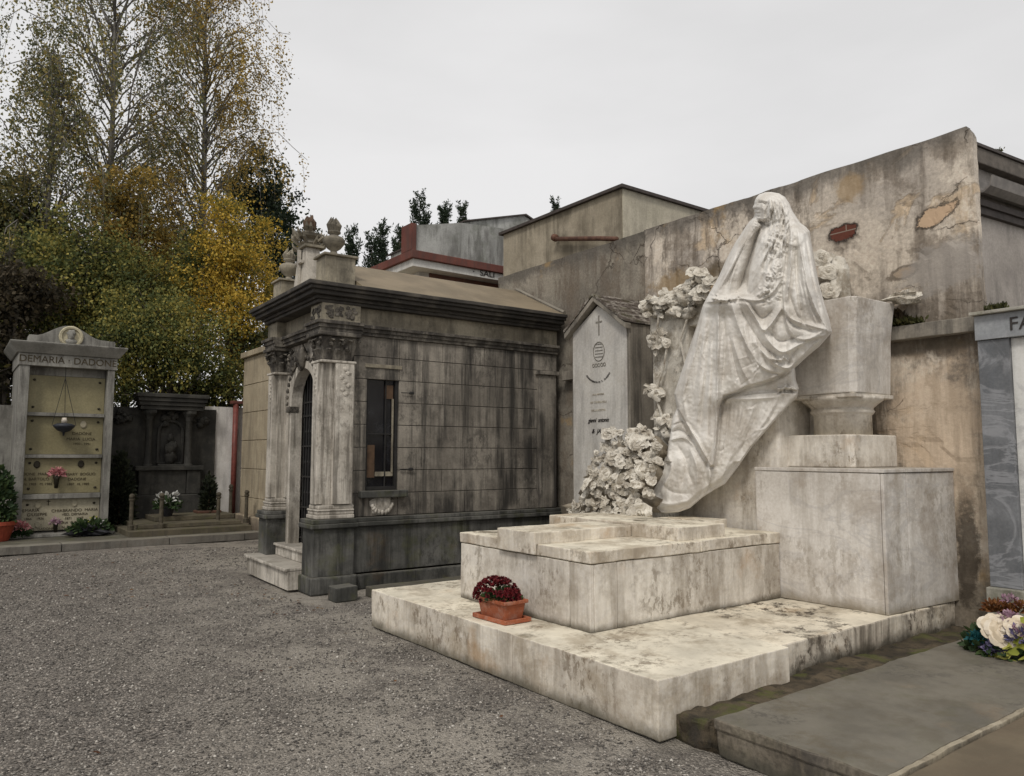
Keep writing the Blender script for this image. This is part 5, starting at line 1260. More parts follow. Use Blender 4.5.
# plaques and the shelves between
zz = [dp(60, 375)[2], dp(60, 412.5)[2], dp(60, 416)[2], dp(60, 454.5)[2], dp(60, 458)[2], dp(60, 494)[2], dp(60, 499)[2], dp(60, 531)[2]]
xa, xb = xl+pil+.005, xr_-pil*.75-.005
MB().box(xa, xb, YT+.22, YT+.34, zz[0], zfb-.004).build('head_board', M['tomb_grey'], t)
for k, nm in enumerate(('plaque',)*4):
    z1, z0 = zz[2*k], max(zz[2*k+1], GZ+.02)
    MB().box(xa, xb, YT+.22, YT+.338, z0+.004, z1-.004).build('plaque', M['plaque_pale'] if k == 3 else M['plaque'], t, bevel=.004)
    if k < 3: MB().box(xa, xb, YT+.13, YT+.338, zz[2*k+2]+.0, z0, .3).build('shelf', M['tomb_grey'], t, bevel=.006)
    bm_ = MB()
    for x in (xa+.09, xb-.09):
        for z in (z1-.09, z0+.1): bm_.blob((x, YT+.215, z), (.026, .02, .022), 1, 0, 5)
    if k == 3: bm_ = MB().blob((xa+.09, YT+.215, z1-.1), (.026, .02, .022), 1, 0, 5).blob((xb-.09, YT+.215, z1-.1), (.026, .02, .022), 1, 0, 5)
    bm_.build('bolts', M['bronze'], t)
MB().box(xl-.05, xr_+.1, YT-.14, YT+.22, GZ, GZ+.06, .3).build('foot_slab', M['tomb_grey'], t, bevel=.01)
def tx(x, y, s_, w_, m_='brown_letter', al='CENTER', sq=1.): q = dp(x, y, .21); text_mesh(w_, s_, (q[0], YT+.216, q[2]-s_*.35), (1, 0, 0), (0, 0, 1), .002, al, squeeze=sq).build('lettering', M[m_], t)
tx(82, 433.5, .075, 'DADONE'); tx(81, 439, .075, 'MARIA  LUCIA'); tx(82, 443.8, .06, '1930 - 1991')
tx(34, 474, .07, 'DADONE  MARIO'); tx(36, 479, .07, 'N. BARTOLO'); tx(38, 484, .06, 'N. 1903   M. 1985'); tx(81, 474, .07, 'MARY  BOGLIO'); tx(77, 479, .07, 'DADONE'); tx(78, 484, .06, '1907   M. 1989')
tx(29, 510.5, .075, 'DEMARIA'); tx(37, 514.5, .075, 'GIUSEPPE'); tx(34, 518.7, .06, '1866    1936'); tx(75, 510, .075, 'CHIABRANDO  MARIA'); tx(75, 514, .065, 'VED. DEMARIA'); tx(74, 518, .06, '1871    1949'); tx(72, 522.3, .065, 'MARIA  DADONE'); tx(40, 529, .06, 'GIUS.  DADONE'); tx(72, 526.5, .06, 'N. DEMARIA')
for (x, y) in ((83.5, 424.5), (37, 464.5), (81, 464), (38, 505), (74.5, 503), (38, 524.5)):
    q = dp(x, y, .2); mb = MB().lathe(0, 0, [(.062, 0), (.062, .012), (.045, .02)], n=16)
    mb.v = [(q[0]+a_*.85, YT+.218-c_, q[2]+b_*1.1) for a_, b_, c_ in mb.v]; f_ = mb.build('portrait_frame', M['bronze'] if y < 500 and x != 83.5 else M['plaque_pale'], t)
    mb = MB().lathe(0, 0, [(.045, .021), (.043, .026)], n=16); mb.v = [(q[0]+a_*.85, YT+.218-c_, q[2]+b_*1.1) for a_, b_, c_ in mb.v]; mb.build('portrait', M['photo'], f_, local=False)
    mb = MB().blob((q[0], YT+.19, q[2]+.008), (.014, .006, .018), 1, 0, 5); mb.build('portrait_face', M['letter_dark'], f_, local=False)
q = dp(48.5, 502, .2); MB().box(q[0]-.007, q[0]+.007, YT+.21, YT+.219, q[2]-.06, q[2]+.04).box(q[0]-.03, q[0]+.03, YT+.209, YT+.2185, q[2]+.005, q[2]+.02).build('small_cross', M['bronze'], t)
# hanging lamp
lq = at(64, 427, Y=YT+.02); top_ = at(66, 368, Y=YT+.02)
t = thing('hanging_lamp', 'dark iron lamp hanging on chains before the burial plaques', 'lamp', tuple(lq))
mb = MB().lathe(lq[0], lq[1], [(.015, lq[2]-.16), (.02, lq[2]-.1), (.10, lq[2]-.07), (.17, lq[2]-.0), (.185, lq[2]+.03), (.12, lq[2]+.06), (.07, lq[2]+.07)], n=16); mb.build('bowl', plain('blue_black_iron', (.03, .033, .042), .5), t, smooth=True)
mb = MB().lathe(lq[0], lq[1], [(.045, lq[2]+.07), (.05, lq[2]+.12), (.035, lq[2]+.17)], n=12); mb.build('glass', plain('pale_glass', (.5, .45, .38), .2), t, smooth=True)
mb = MB(); apx = (top_[0], lq[1], top_[2]+.02); zj = lq[2]+.9
for x_ in (-.19, .19, .02):
    mb.tube([(lq[0]+x_, lq[1]+(.1 if x_ == .02 else 0), lq[2]+.03), (apx[0], lq[1], zj)], .006, 4)
mb.tube([(apx[0], lq[1], zj), apx], .007, 4); mb.build('chain', M['iron'], t)

# ------------------------------------------------------------------ small flower things at its foot
M['petal_red'] = foliage('red_petals', [(.06, .005, .008), (.13, .01, .014), (.2, .02, .025)], freq=20, trans=.1)
M['petal_pink'] = foliage('pink_petals', [(.4, .13, .15), (.55, .25, .25), (.6, .35, .33)], freq=20, trans=.1)
M['petal_pale'] = foliage('pale_petals', [(.6, .5, .36), (.72, .62, .48), (.78, .7, .58)], freq=20, trans=.15)
M['petal_white'] = foliage('white_petals', [(.35, .35, .33), (.5, .5, .47)], freq=20, trans=.1)
M['petal_blue'] = foliage('blue_violet_petals', [(.07, .07, .14), (.14, .12, .22), (.22, .19, .3)], freq=15, trans=.1)
M['petal_teal'] = foliage('teal_petals', [(.01, .07, .08), (.02, .12, .13)], freq=15, trans=.1)
M['petal_orange'] = foliage('rust_petals', [(.13, .045, .015), (.22, .1, .03)], freq=15, trans=.1)
M['petal_mauve'] = foliage('mauve_petals', [(.28, .16, .22), (.42, .29, .34)], freq=15, trans=.1)
M['leaf_green'] = foliage('bouquet_leaves', [(.02, .04, .015), (.04, .07, .025), (.07, .1, .03)], freq=12)
M['leaf_yellow'] = foliage('yellow_green_leaves', [(.2, .22, .03), (.36, .36, .06), (.45, .42, .12)], freq=15, trans=.1)
M['terracotta'] = stone('terracotta', (.26, .07, .03), (.36, .11, .05), streak=.1, blotch=.35, blotch_col=(.42, .3, .24), bump=.2, off=121, scale=5, rough=.7)
M['pot_red'] = plain('red_plastic_pot', (.27, .055, .03), .5, .15)
M['foil'] = plain('dark_wrap', (.02, .02, .024), .3, .3)
def petals(c, r, n_, mat, parent, name='petals', flat=.6, L=.03, seed=1):
    mb = MB(); rr = random.Random(seed)
    for k in range(n_):
        d = Vector((rr.gauss(0, 1), rr.gauss(0, 1), abs(rr.gauss(0, 1)))).normalized(); q = rr.random()**.35
        p0 = Vector((c[0]+d.x*r[0]*q, c[1]+d.y*r[1]*q, c[2]+d.z*r[2]*q))
        mb.leaf(p0, d+Vector([rr.uniform(-.6, .6) for _ in range(3)]), [rr.uniform(-1, 1) for _ in range(3)], L*rr.uniform(.7, 1.4), L*.32)
    return mb.build(name, M[mat], parent)
q = dp(57, 474, .12); t = thing('plaque_vase', 'small bronze wall vase of pink flowers fixed between two portrait ovals', 'flower vase', (q[0], YT+.1, q[2]-.25))
MB().lathe(q[0], YT+.14, [(.03, q[2]-.26), (.045, q[2]-.1), (.06, q[2]-.03)], n=10).build('vase', M['bronze'], t, smooth=True)
petals((q[0], YT+.13, q[2]-.03), (.13, .08, .13), 180, 'petal_pink', t, 'flowers', L=.05, seed=3)
q = dp(56, 524, .05); t = thing('pink_vase', 'small dark vase with dull pink flowers low on the palest plaque', 'flower vase', (q[0], YT+.1, GZ+.06))
MB().lathe(q[0], YT+.1, [(.03, GZ+.06), (.04, GZ+.2), (.05, q[2]-.0)], n=10).build('vase', M['bronze'], t, smooth=True)
petals((q[0], YT+.1, q[2]), (.07, .06, .1), 80, 'petal_mauve', t, 'flowers', L=.045, seed=4)
q = at(20, 537, Y=YT-.1); t = thing('red_pink_flowers', 'low bunch of red and pink flowers beside the terracotta tub', 'flowers', (q[0], YT-.1, GZ+.062))
petals((q[0], YT-.1, GZ+.05), (.15, .12, .1), 150, 'leaf_green', t, 'leaves', L=.07, seed=5); petals((q[0]-.03, YT-.1, GZ+.16), (.17, .12, .13), 200, 'petal_pink', t, 'flowers', L=.05, seed=6)
q = at(88, 540, Y=YT-.15); t = thing('wrapped_bouquet', 'dark bouquet of leaves and pale flowers in glossy wrap before the plaque tomb', 'bouquet', (q[0], YT-.3, GZ))
MB().blob((q[0], YT-.3, GZ+.09), (.33, .16, .11), 5, .5, 9).build('wrap', M['foil'], t); petals((q[0], YT-.3, GZ+.1), (.36, .18, .17), 260, 'leaf_green', t, 'leaves', L=.09, seed=7)
petals((q[0]+.04, YT-.34, GZ+.16), (.2, .12, .14), 30, 'petal_white', t, 'flowers', L=.04, seed=8); petals((q[0]+.05, YT-.3, GZ+.22), (.1, .1, .13), 40, 'leaf_yellow', t, 'yellow_flowers', L=.04, seed=9)
q = at(-6, 540, Y=YT-.15); t = thing('terracotta_tub', 'orange terracotta tub with a dark conifer shrub at the left edge', 'plant pot', (q[0], YT-.3, GZ))
xq = at(-4, 530, Y=YT-.3)[0]; MB().lathe(xq, YT-.3, [(.19, GZ), (.27, GZ+.26), (.3, GZ+.27), (.3, GZ+.33), (.25, GZ+.33), (.24, GZ+.27)], n=22).build('tub', M['pot_red'], t, smooth=False)
petals((xq, YT-.3, GZ+.3), (.24, .22, .95), 900, 'leaf_green', t, 'shrub', L=.09, seed=10)
q = at(5, 405, Y=17.2); o = MB().box(-9, xl+.1, 17.2, 17.5, 0, q[2], .4).build('back_wall', M['tomb_grey'], rough=.01); props(o, 'low grey wall left of the plaque tomb', 'wall')

# ------------------------------------------------------------------ dark wall niche memorial
M['black_stone'] = stone('blackened_stone', (.028, .027, .024), (.05, .048, .042), streak=.4, streak_col=(.012, .012, .011), blotch=.4, blotch_col=(.085, .08, .068), bump=.6, off=131, top=(.06, .058, .05), scale=2)
YD = 17.25
def kp(x, y, o=0.): return at(x, y, Y=YD+o)
t = thing('dark_memorial', 'blackened stone wall memorial with two small columns framing a carved figure niche', 'memorial', (kp(165, 500)[0], YD, GZ))
xL, xR = kp(107, 450)[0], kp(215, 450)[0]; zT = kp(160, 408)[2]
p = MB().box(xL-.1, xR, YD, YD+.35, 0, zT, .25); p.build('back_slab', M['black_stone'], t, rough=.012)
x1_, x2_ = kp(138, 400)[0], kp(200, 400)[0]
zA_, zB_ = kp(170, 411)[2], kp(170, 395)[2]
for k in range(4):
    MB().box(x1_-.03*k, x2_+.03*k, YD-.32-.035*k, YD+.1, zA_+(zB_-zA_)*k/4+.004, zA_+(zB_-zA_)*(k+1)/4, .3).build('cornice', M['black_stone'], t, bevel=.01)
zc_a, zc_b = kp(150, 418)[2], kp(150, 467)[2]
for cxp in (148.5, 188.5):
    cx_ = kp(cxp, 440, -.2)[0]; mb = MB().lathe(cx_, YD-.2, [(.1, zc_b), (.1, zc_b+.04), (.075, zc_b+.07), (.07, zc_b+.4), (.062, zc_a-.05), (.08, zc_a-.03)], n=14); mb.build('column', M['black_stone'], t, smooth=True)
    mb = MB().lathe(cx_, YD-.2, [(.07, zc_a-.04), (.09, zc_a+.03), (.14, zc_a+.1), (.14, zA_-.002)], n=8, jag=.15); mb.build('column_capital', M['black_stone'], t)
xn0, xn1 = kp(158, 440)[0], kp(182, 440)[0]; zn0, zn1 = kp(170, 463)[2], kp(170, 421)[2]
xm_ = (xn0+xn1)/2; rn = (xn1-xn0)/2
mb = MB(); mb.tube([(xn0, YD-.04, zn0)]+[(xm_-rn*math.cos(a_), YD-.04, zn1-rn+rn*math.sin(a_)) for a_ in np.linspace(0, math.pi, 12)]+[(xn1, YD-.04, zn0), (xn0, YD-.04, zn0)], .035, 6); mb.build('niche_frame', M['black_stone'], t)
mb = MB(); zz0 = zn0
for a in (((xm_, YD-.1, zz0+.12), (.13, .09, .14)), ((xm_, YD-.11, zz0+.32), (.11, .08, .16)), ((xm_-.02, YD-.12, zz0+.53), (.065, .06, .085)), ((xm_+.07, YD-.14, zz0+.36), (.05, .05, .1)), ((xm_-.09, YD-.13, zz0+.28), (.045, .05, .12))): mb.blob(a[0], a[1], int(a[0][2]*10), .25, 8)
mb.build('carved_figure', M['black_stone'], t, smooth=True)
MB().box(xn0-.03, xn1+.05, YD-.2, YD-.001, zn0-.1, zn0-.02, .3).build('niche_sill', M['black_stone'], t, bevel=.02)
zb0, zb1 = kp(165, 494)[2], kp(165, 470)[2]
MB().box(x1_-.05, x2_+.05, YD-.34, YD+.0-.001, zb1, zb1+.09).build('shelf', M['black_stone'], t, bevel=.01)
MB().box(x1_+.03, x2_-.28, YD-.27, YD-.001, zb0, zb1-.002, .3).build('inscription_block', M['black_stone'], t, bevel=.015, rough=.01)
MB().box(x2_-.275, x2_-.0, YD-.30, YD-.001, zb0, zb1-.002, .3).build('pier', M['black_stone'], t, bevel=.015, rough=.01)
MB().box(x1_-.05, x2_+.03, YD-.36, YD-.002, GZ, zb0-.002, .3).build('base', M['black_stone'], t, bevel=.02, rough=.012)
rr = random.Random(2)
for (px_, py_) in ((122, 420), (206, 421), (172, 418)):
    mb = MB()
    for k in range(9): q = kp(px_+rr.gauss(0, 3.5), py_+rr.gauss(0, 2.5), -.08); mb.blob((q[0], YD-.05, q[2]), (.07, .06, .06), k, .4, 5)
    mb.build('carved_garland', M['black_stone'], t, smooth=True)
# dark shrubs on both sides, pots, low enclosure
M['dark_leaf'] = foliage('dark_shrub_leaves', [(.012, .016, .009), (.025, .032, .016), (.045, .05, .026)], freq=2)
def shrub(px_, py_, w_, h_, n_, lab, mat='dark_leaf', L=.09, y_=None, seed=1, nm='shrub'):
    q = at(px_, py_, Y=y_ or YD-.5); t_ = thing(nm, lab, 'shrub', (q[0], y_ or YD-.5, GZ)); petals((q[0], y_ or YD-.5, GZ+.1), (w_, w_*.8, h_), n_, mat, t_, 'foliage', L=L, seed=seed)
    MB().tube([(q[0], y_ or YD-.5, GZ), (q[0]+.03, y_ or YD-.5, GZ+h_*.8)], .02, 5).build('stem', M['wood'], t_); return t_
shrub(120, 480, .28, 1.45, 1500, 'dark narrow shrub between the plaque tomb and the blackened memorial', seed=11)
shrub(209, 490, .16, .95, 600, 'thin dark shrub growing in the brown box at the memorial right side', seed=12, y_=YD-.75)
q = at(207, 515, Y=YD-.75); t = thing('brown_planter', 'small brown box planter below the thin dark shrub', 'planter', (q[0], YD-.75, GZ)); MB().frustum(q[0]-.2, q[0]+.2, YD-.9, YD-.6, GZ, GZ+.32, .04).build('box', plain('brown_pot', (.1, .05, .035)), t, bevel=.015); MB().box(q[0]-.19, q[0]+.19, YD-.89, YD-.61, GZ+.322, GZ+.33).build('soil', M['dirt'], t)
M['rail_stone'] = stone('worn_plot_edge', (.08, .068, .046), (.13, .11, .075), blotch=.5, blotch_col=(.07, .065, .035), bump=.5, off=141, top=(.11, .095, .065), moss=.4)
t = thing('grave_plot', 'low stepped stone grave plot in front of the blackened memorial', 'grave plot', (3.9, 15.9, GZ))
pxl, pxr = at(128, 530, Y=15.1)[0], 4.85
MB().box(pxl, pxr, 15.0, 17.2, GZ-.02, GZ+.10, .2).build('lower_step', M['rail_stone'], t, bevel=.01, rough=.01)
MB().box(pxl+.2, pxr-.1, 15.35, 17.1, GZ+.102, GZ+.18, .2).build('upper_step', M['rail_stone'], t, bevel=.01, rough=.01)
ql = at(150, 522, Y=16.3); MB().box(ql[0], ql[0]+1.5, 15.9, 16.8, GZ+.182, GZ+.27, .2).build('grave_lid', M['rail_stone'], t, bevel=.01, rough=.01)
post = None
M['post_stone'] = plain('worn_post', (.07, .06, .042), .9, .35)
for k, (px_, yy, h_) in enumerate(((131, 15.3, .62), (161, 15.3, .62), (218, 15.5, .6), (119, 16.9, .7), (230, 16.6, .7), (246, 15.6, .62))):
    q = at(px_, 520, Y=yy)
    lab = ['first stone post from the left on the front edge of the grave plot', 'second stone post on the front edge, left of the white flowers', 'stone post at the right of the plot front', 'rear post beside the dark narrow shrub',
           'rear post right beside the red downpipe', 'rightmost post, by the cream block building'][k]
    if post is None:
        post = thing('plot_post', lab, 'post', (q[0], yy, GZ+.1), group='posts around the grave plot')
        MB().lathe(q[0], yy, [(.055, GZ+.1), (.055, GZ+.18), (.038, GZ+.2), (.035, GZ+.62), (.05, GZ+.64), (.05, GZ+.67)], n=10).build('shaft', M['post_stone'], post)
        MB().blob((q[0], yy, GZ+.71), .05, 1, .05, 5).build('knob', M['post_stone'], post, smooth=True)
    else:
        c = post.copy(); col.objects.link(c); c['label'] = lab; c.location = (q[0], yy, GZ+.1); c.scale = (1, 1, h_/.62)
        for ch_ in post.children:
            d_ = ch_.copy(); col.objects.link(d_); d_.parent = c
q = at(168, 505, Y=15.9); t = thing('white_flower_pot', 'pot of white flowers on the grave lid before the blackened memorial', 'flower pot', (q[0], 16.0, GZ+.27))
MB().lathe(q[0], 16.0, [(.1, GZ+.27), (.15, GZ+.45), (.13, GZ+.45)], n=12).build('pot', M['foil'], t); petals((q[0], 16.0, GZ+.42), (.24, .2, .2), 160, 'leaf_green', t, 'leaves', L=.09, seed=21); petals((q[0], 15.95, GZ+.55), (.26, .2, .16), 60, 'petal_white', t, 'flowers', L=.075, seed=22)

# ------------------------------------------------------------------ red chrysanthemums in a plastic trough on the platform
pc = at(501, 612, Z=.34); a0 = math.atan2(1, .12)
pcx, pcy = 3.50, 4.83
t = thing('red_chrysanthemum_pot', 'terracotta plastic trough of dark red chrysanthemums on the marble platform edge', 'flower pot', (pcx, pcy, .341), R(2))
def pb(x0, x1, y0, y1, z0, z1, d): return MB().frustum(x0, x1, y0, y1, z0, z1, d)
pb(-.085, .085, -.15, .15, .014, .15, .022).build('pot', M['terracotta'], t, bevel=.012, local=True, seg=3)
mb = MB(); 
for a in ((-.118, .118, -.185, -.165), (-.118, .118, .165, .185), (-.118, -.10, -.165, .165), (.10, .118, -.165, .165)): mb.box(a[0], a[1], a[2], a[3], .135, .162)
mb.build('rim', M['terracotta'], t, bevel=.005, local=True)
mb = pb(-.11, .11, -.19, .19, 0, .012, .0); 
for a in ((-.128, .128, -.208, -.19), (-.128, .128, .19, .208), (-.128, -.11, -.19, .19), (.11, .128, -.19, .19)): mb.box(a[0], a[1], a[2], a[3], .0, .032)
mb.build('saucer', M['terracotta'], t, bevel=.004, local=True)
o = MB().box(-.098, .098, -.163, .163, .12, .145).build('soil', M['dirt'], t, local=True)
o = petals((3.50, 4.83, .341+.15), (.12, .17, .06), 260, 'leaf_green', t, 'leaves', L=.045, seed=31)
mb = MB(); rr = random.Random(12)
for k in range(190):
    d = Vector((rr.gauss(0, 1), rr.gauss(0, 1), abs(rr.gauss(0, .9)))).normalized()
    c = Vector((pcx-.015+d.x*.15, pcy+.04+d.y*.21, .341+.15+d.z*.155))
    if d.x < -.55 and d.z < .45 and d.y < .1 and rr.random() < .55: continue
    for j in range(22):
        dd = (d+Vector([rr.uniform(-1, 1) for _ in range(3)])).normalized(); mb.leaf(c, dd, d, rr.uniform(.018, .03), .006)
mb.build('flowers', M['petal_red'], t)

# ------------------------------------------------------------------ bouquet on the concrete grave
bc = at(1006, 652, Z=.2); bx_, by_ = bc[0], bc[1]
t = thing('artificial_bouquet', 'colourful bouquet with pale roses and yellow leaves lying on the concrete grave', 'bouquet', (bx_, by_, .196))
petals((bx_, by_, .2), (.24, .26, .16), 420, 'leaf_green', t, 'leaves', L=.07, seed=41)
def bp(x, y, w=.15): q = at(x, y, X=bx_-w); return q
for k, (x, y, r_, mt) in enumerate(((992, 627, .085, 'petal_pale'), (1004, 632, .11, 'petal_pale'), (1018, 628, .08, 'petal_pale'))):
    MB().rose(bp(x, y), r_, (-.8, -.4, .5), k+3).build('rose', M[mt], t)
def tufted(x, y, r_, mt, n_=90, w=.16, nm='blossom', L=.035, sd=1):
    q = bp(x, y, w); return petals(q, (r_, r_, r_), n_, mt, t, nm, L=L, seed=sd)
tufted(978, 642, .06, 'petal_teal', 160, sd=2); tufted(984, 640, .04, 'petal_teal', 60, sd=3); tufted(996, 652, .08, 'petal_blue', 200, sd=4); tufted(1019, 640, .08, 'petal_blue', 200, sd=5); tufted(1008, 621, .055, 'petal_mauve', 90, .1, sd=6, L=.035); tufted(1020, 634, .05, 'petal_mauve', 80, sd=7)
tufted(996, 611, .07, 'petal_orange', 140, -.05, sd=8); tufted(1006, 612, .06, 'petal_orange', 100, -.05, sd=9); tufted(1020, 612, .06, 'petal_orange', 90, -.1, sd=10); tufted(1010, 603, .05, 'petal_mauve', 40, -.1, sd=12)
mb = MB(); rr = random.Random(6)
for (x, y) in ((1003, 658), (1007, 663), (1012, 655), (1016, 650), (1020, 658), (1000, 645), (1013, 643), (1022, 651), (999, 662), (1020, 617)):
    q = bp(x, y, .2); mb.leaf(q, (rr.uniform(-.6, -.1), rr.uniform(-1, 1), rr.uniform(-.5, .6)), (-.8, -.4, .5), .09, .03)
mb.build('yellow_leaves', M['leaf_yellow'], t)

# fallen leaves on the gravel
M['fallen'] = foliage('fallen_leaf', [(.05, .02, .012), (.13, .055, .02), (.2, .12, .04)], freq=9)
mb = MB(); rr = random.Random(15)
for k in range(150):
    if k < 60: x, y = rr.uniform(1, 3.1), rr.uniform(8.3, 14.4)
    elif k < 90: x, y = rr.uniform(2.6, 3.25), rr.uniform(7.5, 9)
    else: x, y = rr.uniform(-2.5, 3), rr.uniform(2.5, 14)
    mb.leaf((x, y, .018), (rr.uniform(-1, 1), rr.uniform(-1, 1), .05), (rr.uniform(-.3, .3), rr.uniform(-.3, .3), 1), rr.uniform(.03, .06), .012)
props(mb.build('fallen_leaves', M['fallen']), kind='stuff')
# ------------------------------------------------------------------ trees
M['bark_birch'] = stone('birch_bark', (.13, .12, .105), (.22, .205, .185), streak=0, blotch=.7, blotch_col=(.05, .045, .04), bump=.4, off=151, scale=2)
M['bark'] = stone('dark_bark', (.06, .05, .04), (.1, .085, .065), streak=.3, blotch=.4, bump=.6, off=153, scale=2)
FOL = {
 'birch_green': [(.06, .07, .035), (.11, .12, .06), (.17, .17, .075), (.26, .22, .08), (.34, .26, .08)],
 'birch_ochre': [(.11, .1, .04), (.19, .15, .05), (.29, .205, .05), (.4, .27, .06), (.48, .33, .08)],
 'yellow': [(.09, .1, .03), (.22, .19, .035), (.4, .28, .04), (.55, .37, .055), (.62, .43, .08)],
 'green': [(.04, .058, .02), (.085, .105, .034), (.15, .165, .05), (.25, .235, .065), (.4, .33, .08)],
 'olive': [(.035, .042, .018), (.07, .075, .03), (.125, .12, .04), (.24, .19, .05)],
 'purple': [(.03, .027, .018), (.055, .045, .028), (.09, .07, .04)],
 'conifer': [(.018, .03, .018), (.035, .052, .03), (.06, .08, .042)],
}
for k_, c_ in FOL.items(): M['f_'+k_] = foliage(k_+'_leaves', c_, freq=.75 if 'birch' in k_ else 1.1, lo=.28, hi=.66, trans=.35)
def leaves(name, P, size, mat, parent, seed=0, asp=.55, down=0.):
    rs = np.random.RandomState(seed); n_ = len(P)
    d = rs.normal(size=(n_, 3)); d[:, 2] -= down; d /= np.linalg.norm(d, axis=1)[:, None]
    e = rs.normal(size=(n_, 3)); s_ = np.cross(d, e); s_ /= np.linalg.norm(s_, axis=1)[:, None]
    L = size*rs.uniform(.6, 1.35, n_)[:, None]; w = L*asp*.5
    nrm = np.cross(d, s_)
    V = np.stack([P, P+d*L*.5+s_*w+nrm*L*.08, P+d*L, P+d*L*.5-s_*w+nrm*L*.08], 1).reshape(-1, 3)
    F = np.arange(n_*4).reshape(-1, 4)
    return fast_mesh(name, V, F, mat, parent)
def birch(x, y, H_, Rm, leaf, label, seed, n_br=90, lean=(0, 0), n_leaf=9, group=None, low=.12, prof=None, leafsize=.08):
    rr = random.Random(seed); t = thing('birch_tree', label, 'tree', (x, y, 0), group=group)
    tr = MB(); path = [Vector((x+lean[0]*u_*u_*H_+.12*math.sin(u_*5+seed), y+lean[1]*u_*u_*H_, u_*H_)) for u_ in np.linspace(0, 1, 12)]
    tr.tube(path, [max(.012, .17*(1-u_)**.9) for u_ in np.linspace(0, 1, 12)], 8)
    P = []
    for k in range(n_br):
        u_ = low+(.98-low)*((k+rr.random())/n_br)**.9; i = min(10, int(u_*11)); b0_ = path[i].lerp(path[i+1], u_*11-i)
        rad = Rm*(prof(u_) if prof else (math.sin(math.pi*min(1, (u_-low)/(1-low)*.8+.2))**.8))*rr.uniform(.55, 1.15)
        az = rr.uniform(0, 6.283); dirh = Vector((math.cos(az), math.sin(az), 0)); rise = rr.uniform(.5, 1.1)*rad
        pts_ = [b0_+dirh*rad*s_+Vector((0, 0, rise*math.sin(min(s_, .8)*2.0)-rise*.35*max(0, s_-.7)*3)) for s_ in np.linspace(0, 1, 8)]
        for q in pts_[1:]: q += Vector([rr.gauss(0, .06) for _ in range(3)])
        tr.tube(pts_, [.035*(1-s_)*(1-u_*.6)+.006 for s_ in np.linspace(0, 1, 8)], 4)
        for s_ in range(rr.randint(8, 13)):
            f = rr.uniform(.25, 1.0)*7; j = min(6, int(f)); st = pts_[j].lerp(pts_[j+1], f-j); Ls = rr.uniform(.5, 1.7)*(.5+.5*rad/Rm)
            dd = Vector((rr.gauss(0, .3), rr.gauss(0, .3), 0))+dirh*.25; nl = int(Ls*n_leaf)+2
            if rr.random() < .3: tr.tube([st, st+dd*.3+Vector((0, 0, -Ls*.5)), st+dd*.45+Vector((0, 0, -Ls))], .005, 3)
            for q in range(nl):
                v_ = q/nl; P.append(st+dd*min(v_*1.2, .5)+Vector((rr.gauss(0, .07), rr.gauss(0, .07), -Ls*v_+.12*rr.random())))
    tr.build('trunk', M['bark_birch'], t, smooth=True)
    leaves('crown', np.array([tuple(p_) for p_ in P]), leafsize, M[leaf], t, seed, .62, .8)
    return len(P)
def bushy(name, label, blobs, y, n_, leaf, size, seed, trunk=(0, 0), cat='tree', group=None, th=.13, down=.2, bark='bark', shell=.5):
    """blobs: (px, py, radius m horizontally, radius vertically) at distance y; irregular clumps inside each"""
    rs = np.random.RandomState(seed); rr = random.Random(seed); B_ = []
    for (px_, py_, rh, rv) in blobs:
        q = at(px_, py_, Y=y); B_.append((q[0], y+rr.uniform(-.4, .4), q[2], rh, rv))
    bx = sum(b[0] for b in B_)/len(B_)+trunk[0]; t = thing(name, label, cat, (bx, y, 0), group=group)
    tot = sum(b[3]**2*b[4] for b in B_); P = []
    tr = MB(); base = Vector((bx, y, 0)); zt = sorted(b[2] for b in B_)[len(B_)//2]
    top = Vector((bx+rr.uniform(-.2, .2), y, zt)); tr.tube([base, base.lerp(top, .35)+Vector((.06, 0, 0)), base.lerp(top, .7), top], [th, th*.8, th*.55, th*.25], 8)
    for b in B_:
        m_ = int(n_*b[3]**2*b[4]/tot); nc = max(5, m_//110); c = Vector(b[:3])
        tr.tube([base.lerp(top, rr.uniform(.4, .85)), (base.lerp(top, .8)+c)/2+Vector((0, 0, .1)), c], [th*.35, th*.22, .012], 5)
        for k in range(nc):
            d = rs.normal(size=3); d /= np.linalg.norm(d); q = rs.rand()**shell; cc = np.array(c)+d*q*np.array([b[3], b[3]*.9, b[4]])
            r_ = .16*b[3]+rs.rand()*.2
            k2 = m_//nc; P.append(cc[None]+rs.normal(size=(k2, 3))*np.array([r_, r_, r_*.75])*.8)
            if k % 3 == 0: tr.tube([c, (c+Vector(cc))/2+Vector((0, 0, .05)), cc], [.02, .012, .005], 3)
    tr.build('trunk', M[bark], t, smooth=True)
    P = np.concatenate(P); P = P[P[:, 2] > .15]
    leaves('crown', P, size, M[leaf], t, seed, .6, down); return t
tx0 = at(98, 300, Y=22)[0]; tx1 = at(196, 300, Y=23)[0]
birch(tx0, 22, 15.6, 2.6, 'f_birch_green', 'tall green and grey birch tree, left of the ochre birch', 5, 150, (.004, 0), group='birches', prof=lambda u_: .55+.6*math.sin(math.pi*min(1, max(0, 1.05-u_)))**1, low=.2, n_leaf=19)
birch(at(50, 300, Y=21)[0], 21, 11.5, 1.9, 'f_birch_green', 'shorter green birch tree behind the plaque tomb at far left', 8, 90, (-.01, 0), group='birches', low=.25, n_leaf=17)
birch(tx1, 23, 17.2, 2.35, 'f_birch_ochre', 'tall birch tree with drooping ochre autumn leaves behind the dark memorial', 6, 150, (.005, 0), group='birches', prof=lambda u_: .45+.65*math.sin(math.pi*min(1, max(0, 1.05-u_))), low=.33, n_leaf=19)
